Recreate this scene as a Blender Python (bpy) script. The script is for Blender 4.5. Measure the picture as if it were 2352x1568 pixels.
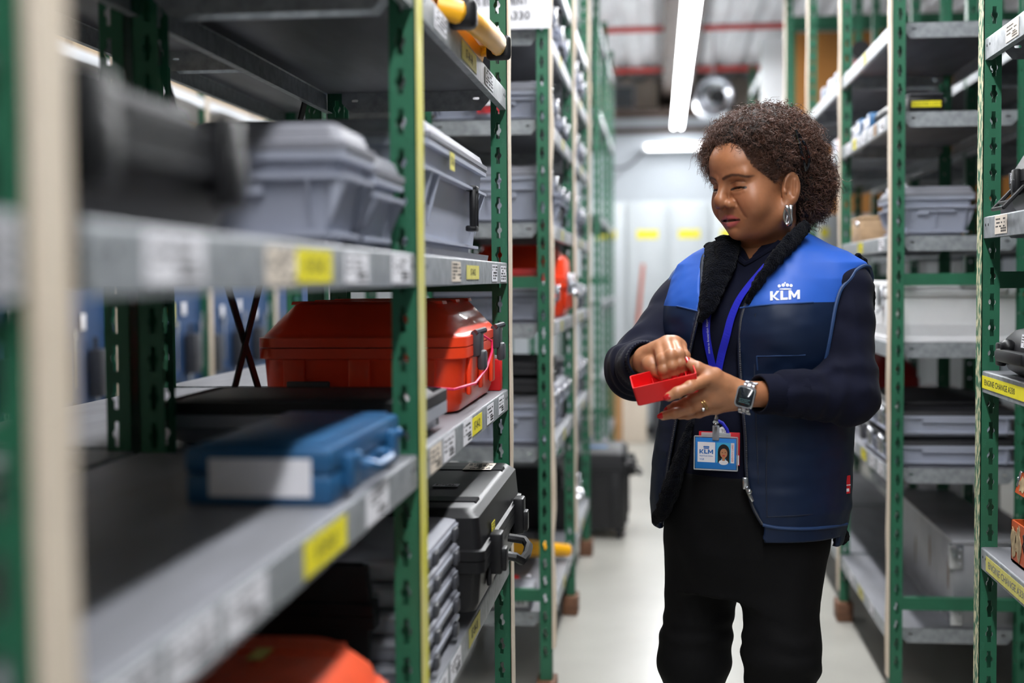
import bpy, bmesh, math, random
import numpy as np
from mathutils import Vector, Matrix
random.seed(7); np.random.seed(7)
for o in list(bpy.data.objects): bpy.data.objects.remove(o)
SC = bpy.context.scene
COL = SC.collection

# ------------------------------------------------------------------ camera
PW, PH, PF = 2352, 1568, 3119.5
YAW, PITCH, ROLL, CH = .108908, .0454536, -.0072794, 1.328
cf = Vector((-math.sin(YAW)*math.cos(PITCH), math.cos(YAW)*math.cos(PITCH), -math.sin(PITCH)))
cr = Vector((math.cos(YAW), math.sin(YAW), 0)); cu = cr.cross(cf)
cr, cu = cr*math.cos(ROLL)+cu*math.sin(ROLL), -cr*math.sin(ROLL)+cu*math.cos(ROLL)
CAMP = Vector((0, 0, CH))
cam = bpy.data.cameras.new('camera'); cam.sensor_width = 36; cam.lens = PF*36/PW
cam.clip_start = .05; cam.clip_end = 100
cam.dof.use_dof = True; cam.dof.focus_distance = 2.80; cam.dof.aperture_fstop = 2.0
camo = bpy.data.objects.new('camera', cam); COL.objects.link(camo)
camo.matrix_world = Matrix(((cr.x, cu.x, -cf.x, 0), (cr.y, cu.y, -cf.y, 0), (cr.z, cu.z, -cf.z, CH), (0, 0, 0, 1)))
SC.camera = camo
def ray(x, y): return cf + cr*((x-PW/2)/PF) - cu*((y-PH/2)/PF)
def onX(x, y, X): d = ray(x, y); return CAMP + d*(X/d.x)
def onY(x, y, Y): d = ray(x, y); return CAMP + d*(Y/d.y)
def onZ(x, y, Z): d = ray(x, y); return CAMP + d*((Z-CH)/d.z)

# ------------------------------------------------------------------ world, exposure, lamps
w = bpy.data.worlds.new('world'); SC.world = w; w.use_nodes = True
w.node_tree.nodes['Background'].inputs[0].default_value = (.75, .8, .9, 1)
w.node_tree.nodes['Background'].inputs[1].default_value = .25
vs = SC.view_settings
SC.display_settings.display_device = 'sRGB'
vs.view_transform = 'Standard'; vs.look = 'None'; vs.gamma = 1; vs.use_curve_mapping = False
vs.exposure = 0.52
LAMP_Z = 2.9
def lamp(name, x, y0, y1, z, watt, col=(.97, .985, 1.0), width=.12):
    l = bpy.data.lights.new(name, 'AREA'); l.shape = 'RECTANGLE'
    l.size = width; l.size_y = abs(y1-y0); l.energy = watt; l.color = col
    o = bpy.data.objects.new(name, l); COL.objects.link(o); o.location = (x, (y0+y1)/2, z)
    return o
lamp('aisle_lamp', .18, -2.6, 14.3, LAMP_Z-.012, 265)
lamp('side_light', -1.62, -2.6, 14.3, LAMP_Z-.012, 70)
lamp('side_light', 2.45, -2.6, 14.3, LAMP_Z-.012, 4)  # unseen lamp added on the right for ambience, no fitting built

# ------------------------------------------------------------------ constants of the racking
BAY, AL, AR, YL, YR, DEP = 1.15, .3386, .687, .7355, 3.015, .41

# ------------------------------------------------------------------ mesh helpers
def lin(h):
    if isinstance(h, str):
        h = h.lstrip('#'); c = [int(h[i:i+2], 16)/255 for i in (0, 2, 4)]
    else: c = [v/255 for v in h]
    return [v/12.92 if v <= .04045 else ((v+.055)/1.055)**2.4 for v in c]
def setp(o, label=None, cat=None, group=None, kind=None):
    if label: o['label'] = label
    if cat: o['category'] = cat
    if group: o['group'] = group
    if kind: o['kind'] = kind
    return o
def link(name, me, parent=None, loc=None, rot=None):
    o = bpy.data.objects.new(name, me); COL.objects.link(o)
    if loc is not None: o.location = loc
    if rot is not None: o.rotation_euler = rot
    if parent is not None: o.parent = parent
    return o
def empty(name, loc, label=None, cat=None, group=None, rz=0, kind=None):
    o = bpy.data.objects.new(name, None); COL.objects.link(o); o.empty_display_size = .05
    o.location = loc; o.rotation_euler = (0, 0, rz)
    return setp(o, label, cat, group, kind)
class MB:
    """collects shapes (with a material index each) and builds one mesh"""
    def __init__(s): s.v = []; s.f = []; s.m = []; s.sm = []
    def add(s, v, f, m=0, smooth=False):
        n = len(s.v); s.v += [tuple(p) for p in v]; s.f += [tuple(i+n for i in q) for q in f]
        s.m += [m]*len(f); s.sm += [smooth]*len(f); return s
    def box(s, x0, x1, y0, y1, z0, z1, m=0):
        v = [(x, y, z) for z in (z0, z1) for y in (y0, y1) for x in (x0, x1)]
        return s.add(v, [(0, 2, 3, 1), (4, 5, 7, 6), (0, 1, 5, 4), (2, 6, 7, 3), (0, 4, 6, 2), (1, 3, 7, 5)], m)
    def rbox(s, x0, x1, y0, y1, z0, z1, r=.004, m=0, seg=2):
        bm = bmesh.new(); bmesh.ops.create_cube(bm, size=1)
        for q in bm.verts: q.co = Vector(((x0+x1)/2+q.co.x*(x1-x0), (y0+y1)/2+q.co.y*(y1-y0), (z0+z1)/2+q.co.z*(z1-z0)))
        r = min(r, .45*min(x1-x0, y1-y0, z1-z0))
        bmesh.ops.bevel(bm, geom=bm.edges[:], offset=r, segments=seg, profile=.5, affect='EDGES')
        return s.bm(bm, m, True)
    def bm(s, bm, m=0, smooth=False, mat=None):
        bm.verts.index_update()
        v = [(mat @ q.co if mat else q.co)[:] for q in bm.verts]; f = [[q.index for q in g.verts] for g in bm.faces]
        bm.free(); return s.add(v, f, m, smooth)
    def tube(s, pts, r, n=8, m=0, caps=True, smooth=True, flat=None):
        pts = [Vector(p) for p in pts]; k = len(pts); rr = r if hasattr(r, '__len__') else [r]*k
        V = []; F = []; up = None
        for i, p in enumerate(pts):
            t = (pts[min(i+1, k-1)]-pts[max(i-1, 0)]).normalized()
            if up is None:
                up = Vector((0, 0, 1)) if abs(t.z) < .9 else Vector((1, 0, 0))
            a = (up - t*up.dot(t)).normalized(); b = t.cross(a); up = a
            fx = flat or (1, 1)
            for j in range(n):
                q = 2*math.pi*j/n; V.append(p+(a*math.cos(q)*fx[0]+b*math.sin(q)*fx[1])*rr[i])
        for i in range(k-1):
            for j in range(n): F.append((i*n+j, i*n+(j+1) % n, (i+1)*n+(j+1) % n, (i+1)*n+j))
        if caps: F += [tuple(range(n-1, -1, -1)), tuple(range((k-1)*n, k*n))]
        return s.add(V, F, m, smooth)
    def cyl(s, p0, p1, r, n=16, m=0, r1=None): return s.tube([p0, p1], [r, r if r1 is None else r1], n, m)
    def prism(s, poly, z0, z1, m=0, axis='z', smooth=False):
        """poly in the plane across axis; x:(y,z) y:(x,z) z:(x,y)"""
        n = len(poly)
        def P(a, b, c): return {'z': (a, b, c), 'y': (a, c, b), 'x': (c, a, b)}[axis]
        v = [P(a, b, z0) for a, b in poly]+[P(a, b, z1) for a, b in poly]
        f = [tuple(range(n-1, -1, -1)), tuple(range(n, 2*n))]+[(i, (i+1) % n, n+(i+1) % n, n+i) for i in range(n)]
        return s.add(v, f, m, smooth)
    def loft(s, secs, m=0, n=5, smooth=True, axis='z', caps=True):
        """secs: (h, cx, cy, half w, half d, corner r) rounded rectangles stacked along axis"""
        V = []; F = []; K = 4*(n+1)
        for (h, cx, cy, hw, hd, r) in secs:
            r = min(r, hw*.99, hd*.99)
            for c, (sx, sy) in enumerate(((1, 1), (-1, 1), (-1, -1), (1, -1))):
                for i in range(n+1):
                    a = math.pi/2*(c+i/n)
                    V.append((cx+sx*(hw-r)+r*math.cos(a), cy+sy*(hd-r)+r*math.sin(a), h))
        for i in range(len(secs)-1):
            for j in range(K): F.append((i*K+j, i*K+(j+1) % K, (i+1)*K+(j+1) % K, (i+1)*K+j))
        if caps: F += [tuple(range(K-1, -1, -1)), tuple(range((len(secs)-1)*K, len(secs)*K))]
        if axis == 'y': V = [(x, z, y) for x, y, z in V]
        if axis == 'x': V = [(z, x, y) for x, y, z in V]
        return s.add(V, F, m, smooth)
    def lathe(s, prof, n=24, m=0, mat=None, smooth=True):
        V = []; F = []
        for r, z in prof:
            for j in range(n):
                a = 2*math.pi*j/n; p = Vector((r*math.cos(a), r*math.sin(a), z)); V.append(mat @ p if mat else p)
        for i in range(len(prof)-1):
            for j in range(n): F.append((i*n+j, i*n+(j+1) % n, (i+1)*n+(j+1) % n, (i+1)*n+j))
        return s.add(V, F, m, smooth)
    def sphere(s, c, r, m=0, n=14, sc=(1, 1, 1)):
        pr = [(max(1e-5, math.sin(math.pi*i/(n//2+2))), -math.cos(math.pi*i/(n//2+2))) for i in range(n//2+3)]
        return s.lathe([(a*r, b*r) for a, b in pr], n, m, Matrix.Translation(c) @ Matrix.Diagonal((*sc, 1)))
    def xf(s, M, start=0):
        for i in range(start, len(s.v)): s.v[i] = (M @ Vector(s.v[i]))[:]
        return s
    def mesh(s, name, mats, autosmooth=40, fix=True):
        me = bpy.data.meshes.new(name); me.from_pydata(s.v, [], s.f)
        for q in (mats if isinstance(mats, (list, tuple)) else [mats]): me.materials.append(q)
        if fix:
            bm = bmesh.new(); bm.from_mesh(me); bmesh.ops.recalc_face_normals(bm, faces=bm.faces[:]); bm.to_mesh(me); bm.free()
        me.polygons.foreach_set('material_index', s.m); me.polygons.foreach_set('use_smooth', s.sm)
        me.update()
        if any(s.sm) and autosmooth: me.set_sharp_from_angle(angle=math.radians(autosmooth))
        return me
    def build(s, name, mats, parent=None, loc=None, rot=None, autosmooth=40):
        return link(name, s.mesh(name, mats, autosmooth), parent, loc, rot)
def text_mesh(body, size, depth=.0004, align='CENTER', weight=0, space=1.0, sx=1.0, shear=0):
    c = bpy.data.curves.new('t', 'FONT'); c.body = body; c.size = size; c.align_x = align; c.align_y = 'CENTER'
    c.extrude = depth; c.offset = weight; c.space_character = space; c.resolution_u = 2; c.shear = shear
    o = bpy.data.objects.new('t', c); COL.objects.link(o)
    me = bpy.data.meshes.new_from_object(o); bpy.data.objects.remove(o)
    if sx != 1:
        for v in me.vertices: v.co.x *= sx
    return me
def mb_text(mb, body, size, M, m=0, **k):
    me = text_mesh(body, size, **k)
    mb.add([(M @ v.co)[:] for v in me.vertices], [tuple(p.vertices) for p in me.polygons], m); bpy.data.meshes.remove(me)
    return mb
def copy_tree(o, parent=None):
    c = o.copy(); COL.objects.link(c); c.parent = parent
    for ch in o.children: copy_tree(ch, c)
    return c

# ------------------------------------------------------------------ materials
def mat(name, color, rough=.5, metal=0, var=0, vscale=20, bump=0, bscale=200, coat=0, spec=.5, emit=0, col2=None, dist=.002,
        stretch=None, sheen=0, contrast=(.35, .65), sss=0, alpha=1, trans=0):
    M = bpy.data.materials.new(name); M.use_nodes = True; nt = M.node_tree; b = nt.nodes['Principled BSDF']
    c = lin(color) if not isinstance(color, (list, tuple)) or max(color) > 1 else list(color)
    b.inputs['Base Color'].default_value = (*c[:3], 1); b.inputs['Roughness'].default_value = rough; b.inputs['Metallic'].default_value = metal
    b.inputs['Specular IOR Level'].default_value = spec; b.inputs['Coat Weight'].default_value = coat; b.inputs['Sheen Weight'].default_value = sheen
    if sss:
        b.inputs['Subsurface Weight'].default_value = sss; b.inputs['Subsurface Radius'].default_value = (.012, .005, .003); b.inputs['Subsurface Scale'].default_value = .6
    if trans: b.inputs['Transmission Weight'].default_value = trans
    if emit: b.inputs['Emission Color'].default_value = (*c[:3], 1); b.inputs['Emission Strength'].default_value = emit
    if var or bump or col2:
        tc = nt.nodes.new('ShaderNodeTexCoord'); src = tc.outputs['Object']
        if stretch:
            mp = nt.nodes.new('ShaderNodeMapping'); mp.inputs['Scale'].default_value = stretch; nt.links.new(src, mp.inputs[0]); src = mp.outputs[0]
    if var or col2:
        n = nt.nodes.new('ShaderNodeTexNoise'); n.inputs['Scale'].default_value = vscale; n.inputs['Detail'].default_value = 5; nt.links.new(src, n.inputs[0])
        r = nt.nodes.new('ShaderNodeValToRGB'); nt.links.new(n.outputs[0], r.inputs[0])
        r.color_ramp.elements[0].position, r.color_ramp.elements[1].position = contrast
        a = [max(0, x*(1-var)) for x in c[:3]] if not col2 else c[:3]
        e = [min(1, x*(1+var)) for x in c[:3]] if not col2 else lin(col2)
        r.color_ramp.elements[0].color = (*a, 1); r.color_ramp.elements[1].color = (*e, 1)
        nt.links.new(r.outputs[0], b.inputs['Base Color'])
    if bump:
        n2 = nt.nodes.new('ShaderNodeTexNoise'); n2.inputs['Scale'].default_value = bscale; n2.inputs['Detail'].default_value = 3; nt.links.new(src, n2.inputs[0])
        bp = nt.nodes.new('ShaderNodeBump'); bp.inputs['Strength'].default_value = bump; bp.inputs['Distance'].default_value = dist
        nt.links.new(n2.outputs[0], bp.inputs['Height']); nt.links.new(bp.outputs[0], b.inputs['Normal'])
    return M
M = {}
M['green'] = mat('green_paint', '#27654a', .40, 0, .10, 9, .08, 60)
M['greenworn'] = mat('green_paint_worn', '#275f46', .42, 0, .10, 9, .1, 60)
M['chip'] = mat('chipped_cream_paint', '#cfc9a4', .6, col2='#2f6b4c', vscale=90, contrast=(.46, .54), stretch=(1, 1, .45))
M['galv'] = mat('galvanised_steel', '#8d9296', .45, .45, col2='#a9aeb2', vscale=45, bump=.05, bscale=120)
M['galvflat'] = mat('galvanised_top', '#6c6d72', .5, .2, col2='#7e7f86', vscale=14, bump=.05, bscale=120, stretch=(1, .25, 1))
M['wood'] = mat('brown_wood', '#6d4a35', .7, 0, .3, 18, .2, 80, stretch=(1, .2, 3))
M['pale'] = mat('pale_wood_strip', '#d9cbb8', .65, col2='#c3aa8c', vscale=26, bump=.25, bscale=90, stretch=(1, 1, .15), contrast=(.5, .8))
M['yellowstrip'] = mat('yellow_strip', '#d8d23a', .5, col2='#d9d3b0', vscale=6, stretch=(1, 1, .5), contrast=(.4, .7))
M['paper'] = mat('white_paper', '#e9e8ee', .6, 0, .03, 40)
M['paperbuff'] = mat('buff_paper', '#e6d9c9', .6, 0, .03, 40)
M['yellow'] = mat('yellow_label', '#f2e516', .5, 0, .04, 40)
M['oldyellow'] = mat('old_yellow_label', '#d8cf6e', .6, 0, .08, 60)
M['ink'] = mat('black_ink', '#17171a', .6)
M['greyink'] = mat('grey_ink', '#6d6d74', .6)
M['redink'] = mat('red_label', '#c8202c', .5)
M['tote'] = mat('grey_plastic', '#a3a8b8', .42, 0, .05, 7, .04, 300)
M['toteB'] = mat('grey_plastic_b', '#999ca6', .45, 0, .06, 8, .04, 300)
M['totelid'] = mat('grey_lid_plastic', '#85868f', .45, 0, .06, 8)
M['blackp'] = mat('black_plastic', '#141417', .40, 0, .15, 30, .12, 500, spec=.35)
M['blackrough'] = mat('black_rough_plastic', '#19191d', .50, 0, .15, 30, .35, 700, dist=.001)
M['darkgrey'] = mat('dark_grey_plastic', '#3c3d43', .45, 0, .1, 20)
M['redp'] = mat('red_orange_plastic', '#f0421c', .34, 0, .04, 10, .1, 420, coat=.1)
M['orangep'] = mat('orange_plastic', '#e4552f', .38, 0, .06, 10, .1, 420)
M['redbox'] = mat('red_plastic', '#e0161c', .4, 0, .05, 12)
M['yellowp'] = mat('yellow_plastic', '#f7b212', .36, 0, .05, 10, .06, 350)
M['bluecase'] = mat('blue_metal', '#245a87', .36, .2, .12, 10)
M['steel'] = mat('steel', '#c9cbd0', .25, 1, .05, 40)
M['orangem'] = mat('orange_painted_metal', '#c4521f', .45, .1, .12, 14)
M['cardtape'] = mat('torn_cardboard', '#8f7a5c', .8, col2='#b8a27c', vscale=60)
M['whitem'] = mat('white_aluminium', '#f2f2f4', .45, .0, .06, 6)
M['alum'] = mat('grey_aluminium', '#a6a7ab', .45, .35, col2='#93949a', vscale=9)
M['stain'] = mat('brown_stain', '#7d6a52', .7)
M['card'] = mat('cardboard', '#b88a5c', .8, 0, .08, 12)
M['plywood'] = mat('plywood', '#a06a2c', .6, 0, .18, 3, stretch=(1, 1, .3))
M['pink'] = mat('pink_cord', '#e0245c', .4)
M['clear'] = mat('clear_plastic', '#e8eef2', .15, 0, trans=.6)
def sticker(mb, M4, w, h, kind, seed=0):
    """a printed sticker in local xy, facing +z; slots 0 paper 1 ink"""
    rnd = random.Random(seed)
    s = len(mb.v)
    mb.box(-w/2, w/2, -h/2, h/2, 0, .0005, 0)
    t = .0007
    if kind == 'barcode':
        x = -w*.42
        for r_ in range(3):
            y = h*(.3-.2*r_); x = -w*.42
            while x < w*.3:
                l = rnd.uniform(.04, .14)*w
                if rnd.random() < .75: mb.box(x, x+l*.8, y-h*.04, y+h*.04, 0, t, 1)
                x += l
        for r_ in range(2):
            x = w*.0
            while x < w*.4:
                l = rnd.uniform(.02, .05)*w; mb.box(x, x+l*.6, -h*(.22+.14*r_)-h*.05, -h*(.22+.14*r_)+h*.05, 0, t, 1); x += l
    elif kind == 'dense':
        for r_ in range(5):
            x = -w*.42
            while x < w*.40:
                l = rnd.uniform(.05, .2)*w
                if rnd.random() < .6: mb.box(x, x+l*.8, h*(.36-.17*r_)-h*.05, h*(.36-.17*r_)+h*.05, 0, t, 1)
                x += l
    elif kind: mb_text(mb, kind, h*.72, Matrix.Translation((0, -h*.02, .0005)), 1, depth=.0002, sx=min(1, w/(h*.72*.62*max(1, len(kind)))))
    mb.xf(M4, s); return mb
def facing(p, n, up=(0, 0, 1)):
    z = Vector(n).normalized(); y = (Vector(up)-z*z.dot(Vector(up))).normalized(); x = y.cross(z)
    return Matrix.Translation(p) @ Matrix((x, y, z)).transposed().to_4x4()
# ------------------------------------------------------------------ room shell
def simple(name, b, m, kind='structure', label=None):
    o = MB().box(*b).build(name, m); o['kind'] = kind
    if label: o['label'] = label
    return o
M['floor'] = mat('epoxy_floor', '#b6b4ac', .28, 0, col2='#a5a39b', vscale=2.2, bump=.03, bscale=30, contrast=(.35, .75))
M['wall'] = mat('white_wall', '#aab1b8', .6, 0, .03, 3)
M['cream'] = mat('cream_wall', '#c2ab8d', .7, 0, .05, 2)
M['creamlight'] = mat('light_cream_wall', '#f0e4d6', .7, 0, .03, 2)
M['greyw'] = mat('grey_wall', '#76797d', .7, 0, .03, 3)
M['deck'] = mat('ceiling_deck', '#dcdddf', .55, .1, .06, 3)
M['beamd'] = mat('dark_brown_beam', '#463a33', .7, 0, .1, 5)
M['rede'] = mat('red_pipe', '#b5332f', .5)
M['whitep'] = mat('white_paint', '#e6e9ee', .45, 0, .02, 5)
M['glow'] = mat('tube_glow', (.98, .99, 1), .4, emit=16)
M['glow2'] = mat('wall_tube_glow', (.98, .99, 1), .4, emit=5)
X0, X1, Y0, Y1, HC = -4.3, 4.2, -3.6, 15.6, 3.55
setp(simple('floor', (X0, X1, Y0, Y1, -.1, 0), M['floor']), 'pale grey glossy epoxy floor of the aisle')
setp(simple('wall_left', (X0-.1, X0, Y0, Y1, 0, HC+.3), M['cream']), 'cream wall behind the far left shelving')
setp(simple('wall_right', (X1, X1+.1, Y0, Y1, 0, HC+.3), M['greyw']), 'pale wall on the right of the store')
setp(simple('wall_back', (X0-.1, X1+.1, Y1, Y1+.1, 0, HC+.3), M['creamlight']), 'cream end wall above the partition')
setp(simple('wall_front', (X0-.1, X1+.1, Y0-.1, Y0, 0, HC+.3), M['greyw']), 'pale wall behind the camera')
c = MB(); n = int((X1-X0)/.25)           # trapezoidal steel decking
prof = []
for i in range(n+1):
    x = X0+i*.25; prof += [(x, HC), (x+.12, HC), (x+.15, HC+.05), (x+.22, HC+.05)]
prof = [p for p in prof if p[0] <= X1+.01]+[(X1+.05, HC), (X1+.05, HC+.2), (X0, HC+.2)]
c.prism(prof, Y0, Y1, axis='y'); o = c.build('ceiling', M['deck']); setp(o, 'grey trapezoidal steel roof decking', kind='structure')
b = MB().box(.05, .31, Y0, Y1-.01, HC-.26, HC-.001); b.box(.03, .33, Y0, Y1-.01, HC-.28, HC-.26)
setp(b.build('trim_1', M['beamd']), 'dark brown roof beam running along the aisle', kind='structure')
for i, (yy) in enumerate((11.9, 14.2)):
    o = MB().tube([(-4.2, yy, HC-.07), (4.1, yy, HC-.07)], .028, 10)
    setp(o.build('roof_pipe', M['rede']), ('nearer', 'farther')[i]+' red pipe crossing below the grey roof decking', 'pipe')
p = MB().box(X0, X1, 14.55, 14.7, 0, 3.02); setp(p.build('wall_partition', M['wall']), 'white partition wall at the end of the aisle', kind='structure')
p = MB().box(X0, X1, 14.45, 14.75, 3.02, 3.12); p.box(X0, X1, 14.5, 14.549, 2.86, 2.92)
setp(p.build('trim_2', M['beamd']), 'dark rail along the top of the white partition', kind='structure')
yw = Y1; p = MB().box(-.54, -.30, yw-.04, yw-.001, 3.26, 3.50, 0); p.box(-.57, -.54, yw-.05, yw-.001, 3.23, 3.53, 1); p.box(-.3, -.27, yw-.05, yw-.001, 3.23, 3.53, 1)
p.box(-.57, -.27, yw-.05, yw-.001, 3.5, 3.53, 1); p.box(-.57, -.27, yw-.05, yw-.001, 3.23, 3.26, 1)
M['glassg'] = mat('grey_window_glass', '#7d8890', .2)
setp(p.build('window_1', [M['glassg'], M['whitep']]), 'small grey window high in the cream end wall', kind='structure')
for xx in (-.02, 1.6, -2.2):
    setp(MB().box(xx, xx+.09, Y1-.12, Y1-.01, 3.13, HC-.002).build('trim_3', M['beamd']), 'brown column on the cream end wall', kind='structure')

# ------------------------------------------------------------------ strip lights
def strip_light(x, y0, y1, z, label, rot=False, group='fluorescent strip lights'):
    L = y1-y0; e = empty('strip_light', (x, y0, z), label, 'strip light', group)
    MB().box(-.02, .02, 0, L, .002, .06).build('housing', M['whitep'], e)
    for xx in (-.04, .04): MB().tube([(xx, .03, 0), (xx, L-.03, 0)], .014, 10).build('tube', M['glow'], e)
    for yy in (.2, L-.2): MB().tube([(0, yy, .06), (0, yy, HC-z-.28 if x > 0 else HC-z)], .004, 5).build('hanger', M['steel'], e)
    return e
ORDN = ['first', 'second', 'third', 'fourth', 'fifth', 'sixth', 'seventh', 'eighth', 'ninth', 'tenth']
seg = [-2.6+2.125*i for i in range(9)]
for i in range(8):
    strip_light(.18, seg[i]+.01, seg[i+1]-.01, LAMP_Z, ORDN[i]+' fluorescent fitting above the main aisle, counted from the camera')
    strip_light(-1.62, seg[i]+.01, seg[i+1]-.01, LAMP_Z, ORDN[i]+' fluorescent fitting above the left side aisle, counted from the camera', group='side strip lights')
e = empty('wall_light', (-.17, 14.36, 2.70), 'horizontal white wall light on the far partition', 'strip light')
MB().box(0, 1.25, .03, .1, -.03, .04).build('housing', M['whitep'], e)
MB().tube([(.03, 0, 0), (1.22, 0, 0)], .028, 12).build('tube', M['glow2'], e)
k = MB(); pts = [onY(1400+8*i, 383-(i/10)**2*38+8*math.sin(i/10*3.1), 14.3) for i in range(11)]
setp(k.tube(pts, .012, 6).build('cable', M['darkgrey']), 'thin dark cable sagging towards the wall light', 'cable')

# ------------------------------------------------------------------ rack parts
M['emboss'] = mat('green_paint_raised', '#357558', .35)
PITCH_S, PWID, PDEP, PH_POST = .0555, .038, .045, 2.92
def post_mesh(sgn, name, mats, H=PH_POST):
    mb = MB(); n = int((H-.06)/PITCH_S); p = PITCH_S
    cx = .022; s, hh, r = .0042, .0185, .0078
    a0 = math.asin(s/r); half = []
    half.append((-s, -hh)); 
    for i in range(7):
        a = -math.pi/2-a0-(math.pi-2*a0)*i/6
        half.append((r*math.cos(a), r*math.sin(a)))
    half.append((-s, hh))
    cell = half                                                   # left contour, bottom to top
    def flange(yb, t):
        for i in range(n):
            z0 = .06+i*p; zc = z0+p/2
            Lc = [(cx+x, zc+z) for x, z in cell]; Rc = [(cx-x, zc+z) for x, z in cell]
            lp = [(0, z0), (cx, z0), (cx, zc-hh)]+Lc+[(cx, zc+hh), (cx, z0+p), (0, z0+p)]
            rp = [(PWID, z0), (cx, z0), (cx, zc-hh)]+Rc+[(cx, zc+hh), (cx, z0+p), (PWID, z0+p)]
            for pl in (lp, rp):
                for y in (yb, yb+t): mb.add([(sgn*x, y, z) for x, z in pl], [tuple(range(len(pl)))])
            ring = [(cx, zc-hh)]+Lc+[(cx, zc+hh)]+Rc[::-1]
            m = len(ring); mb.add([(sgn*x, y, z) for y in (yb, yb+t) for x, z in ring], [(k, (k+1) % m, m+(k+1) % m, m+k) for k in range(m)])
        mb.add([(sgn*x, y, z) for x, y, z in ((PWID, yb, 0), (PWID, yb+t, 0), (PWID, yb+t, H), (PWID, yb, H))], [(0, 1, 2, 3)])
        mb.box(*sorted((0, sgn*PWID)), yb, yb+t, 0, .06); mb.box(*sorted((0, sgn*PWID)), yb, yb+t, .06+n*p, H)
    flange(0, .002); flange(PDEP-.002, .002)
    mb.box(*sorted((0, sgn*.002)), 0, PDEP, 0, H)
    for i in range(3, n, 2):                               # maker's name pressed into the face
        mb_text(mb, 'TIXIT', .0085, Matrix.Translation((sgn*.0095, -.0001, .06+i*p)) @ Matrix.Rotation(math.pi/2, 4, 'X') @ Matrix.Rotation(math.pi/2, 4, 'Z'), 1, depth=.0002)
    me = mb.mesh(name, mats, fix=False); return me
PM = {(+1): post_mesh(1, 'post_r', [M['green'], M['emboss']]), (-1): post_mesh(-1, 'post_l', [M['green'], M['emboss']])}
SL = BAY-PDEP-.002
def shelf_mesh(D=DEP, L=SL):
    mb = MB(); h, t, r = .046, .0015, .004
    ar = [(r-r*math.cos(a), -r+r*math.sin(a)) for a in (0, .4, .8, 1.2, 1.571)]
    out = [(0, -h)]+ar+[(D-x, z) for x, z in ar[::-1]]+[(D, -h)]
    inn = [(D-.014, -h), (D-.014, -h+t), (D-t, -h+t), (D-t, -r), (D-r, -t), (r, -t), (t, -r), (t, -h+t), (.014, -h+t), (.014, -h)]
    mb.prism(out+inn, 0, L, 0, 'y', True)
    for k, fc in enumerate(mb.f):
        if all(mb.v[i][2] > -.0021 for i in fc): mb.m[k] = 2
    a, bb, z1, c = .037, D-.037, -.024, .02
    hx = [a+.03, bb-.03]; hz, hw, hh = -.019, .0075, .0028
    arc = [(-hw+hh+hh*math.cos(q), hh*math.sin(q)) for q in [math.pi/2+math.pi*i/6 for i in range(7)]]   # left half, top to bottom
    for y0_ in (0, L-t):
        left = [(a, 0), (a, z1), (a+c, -h), (hx[0], -h), (hx[0], hz-hh)]+[(hx[0]+x, hz+z) for x, z in arc[::-1]]+[(hx[0], hz+hh), (hx[0], 0)]
        mid = [(hx[0], 0), (hx[0], hz+hh)]+[(hx[0]-x, hz+z) for x, z in arc]+[(hx[0], hz-hh), (hx[0], -h), (hx[1], -h), (hx[1], hz-hh)]+[(hx[1]+x, hz+z) for x, z in arc[::-1]]+[(hx[1], hz+hh), (hx[1], 0)]
        right = [(bb, 0), (bb, z1), (bb-c, -h), (hx[1], -h), (hx[1], hz-hh)]+[(hx[1]-x, hz+z) for x, z in arc[::-1]]+[(hx[1], hz+hh), (hx[1], 0)]
        for pl in (left, mid, right):
            for y in (y0_, y0_+t): mb.add([(x, y, z) for x, z in pl], [tuple(range(len(pl)))], 0)
    for y in (.018, .042, L-.018, L-.042):
        mb.cyl((-.0006, y, -.018), (.001, y, -.018), .003, 8, 1); mb.cyl((D-.001, y, -.018), (D+.0006, y, -.018), .003, 8, 1)
    return mb.mesh('shelf', [M['galv'], M['ink'], M['galvflat']])
SHELF = shelf_mesh()
BLOCK = {s: MB().rbox(*sorted((-s*.012, s*.05)), -.03, .08, -.075, 0, .004).mesh('wood_block', M['wood']) for s in (1, -1)}
BLOCKB = {s: MB().rbox(*sorted((s*.001, s*.05)), -.03, .08, -.075, 0, .004).mesh('wood_block', M['wood']) for s in (1, -1)}
def strip_mesh(side, H0, H1, m, thick=.005, wave=.0015, seed=1, wd=None):
    """ragged strip of wood or tape nailed on the aisle face of a post"""
    rnd = random.Random(seed); mb = MB(); n = 26; V = []; F = []; y0_, y1_ = (-.001, PDEP+.001) if not wd else wd
    for i in range(n+1):
        z = H0+(H1-H0)*i/n; d = rnd.uniform(-wave, wave); e_ = rnd.uniform(-wave, wave)*1.5
        V += [(-side*.0003, y0_+e_, z), (-side*(thick+d), y0_+e_, z), (-side*(thick+d), y1_+d*2, z), (-side*.0003, y1_+d*2, z)]
    for i in range(n):
        for j in range(4): F.append((i*4+j, i*4+(j+1) % 4, i*4+4+(j+1) % 4, i*4+4+j))
    F += [(3, 2, 1, 0), (n*4, n*4+1, n*4+2, n*4+3)]
    return mb.add(V, F).mesh('edge_strip', m)
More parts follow.
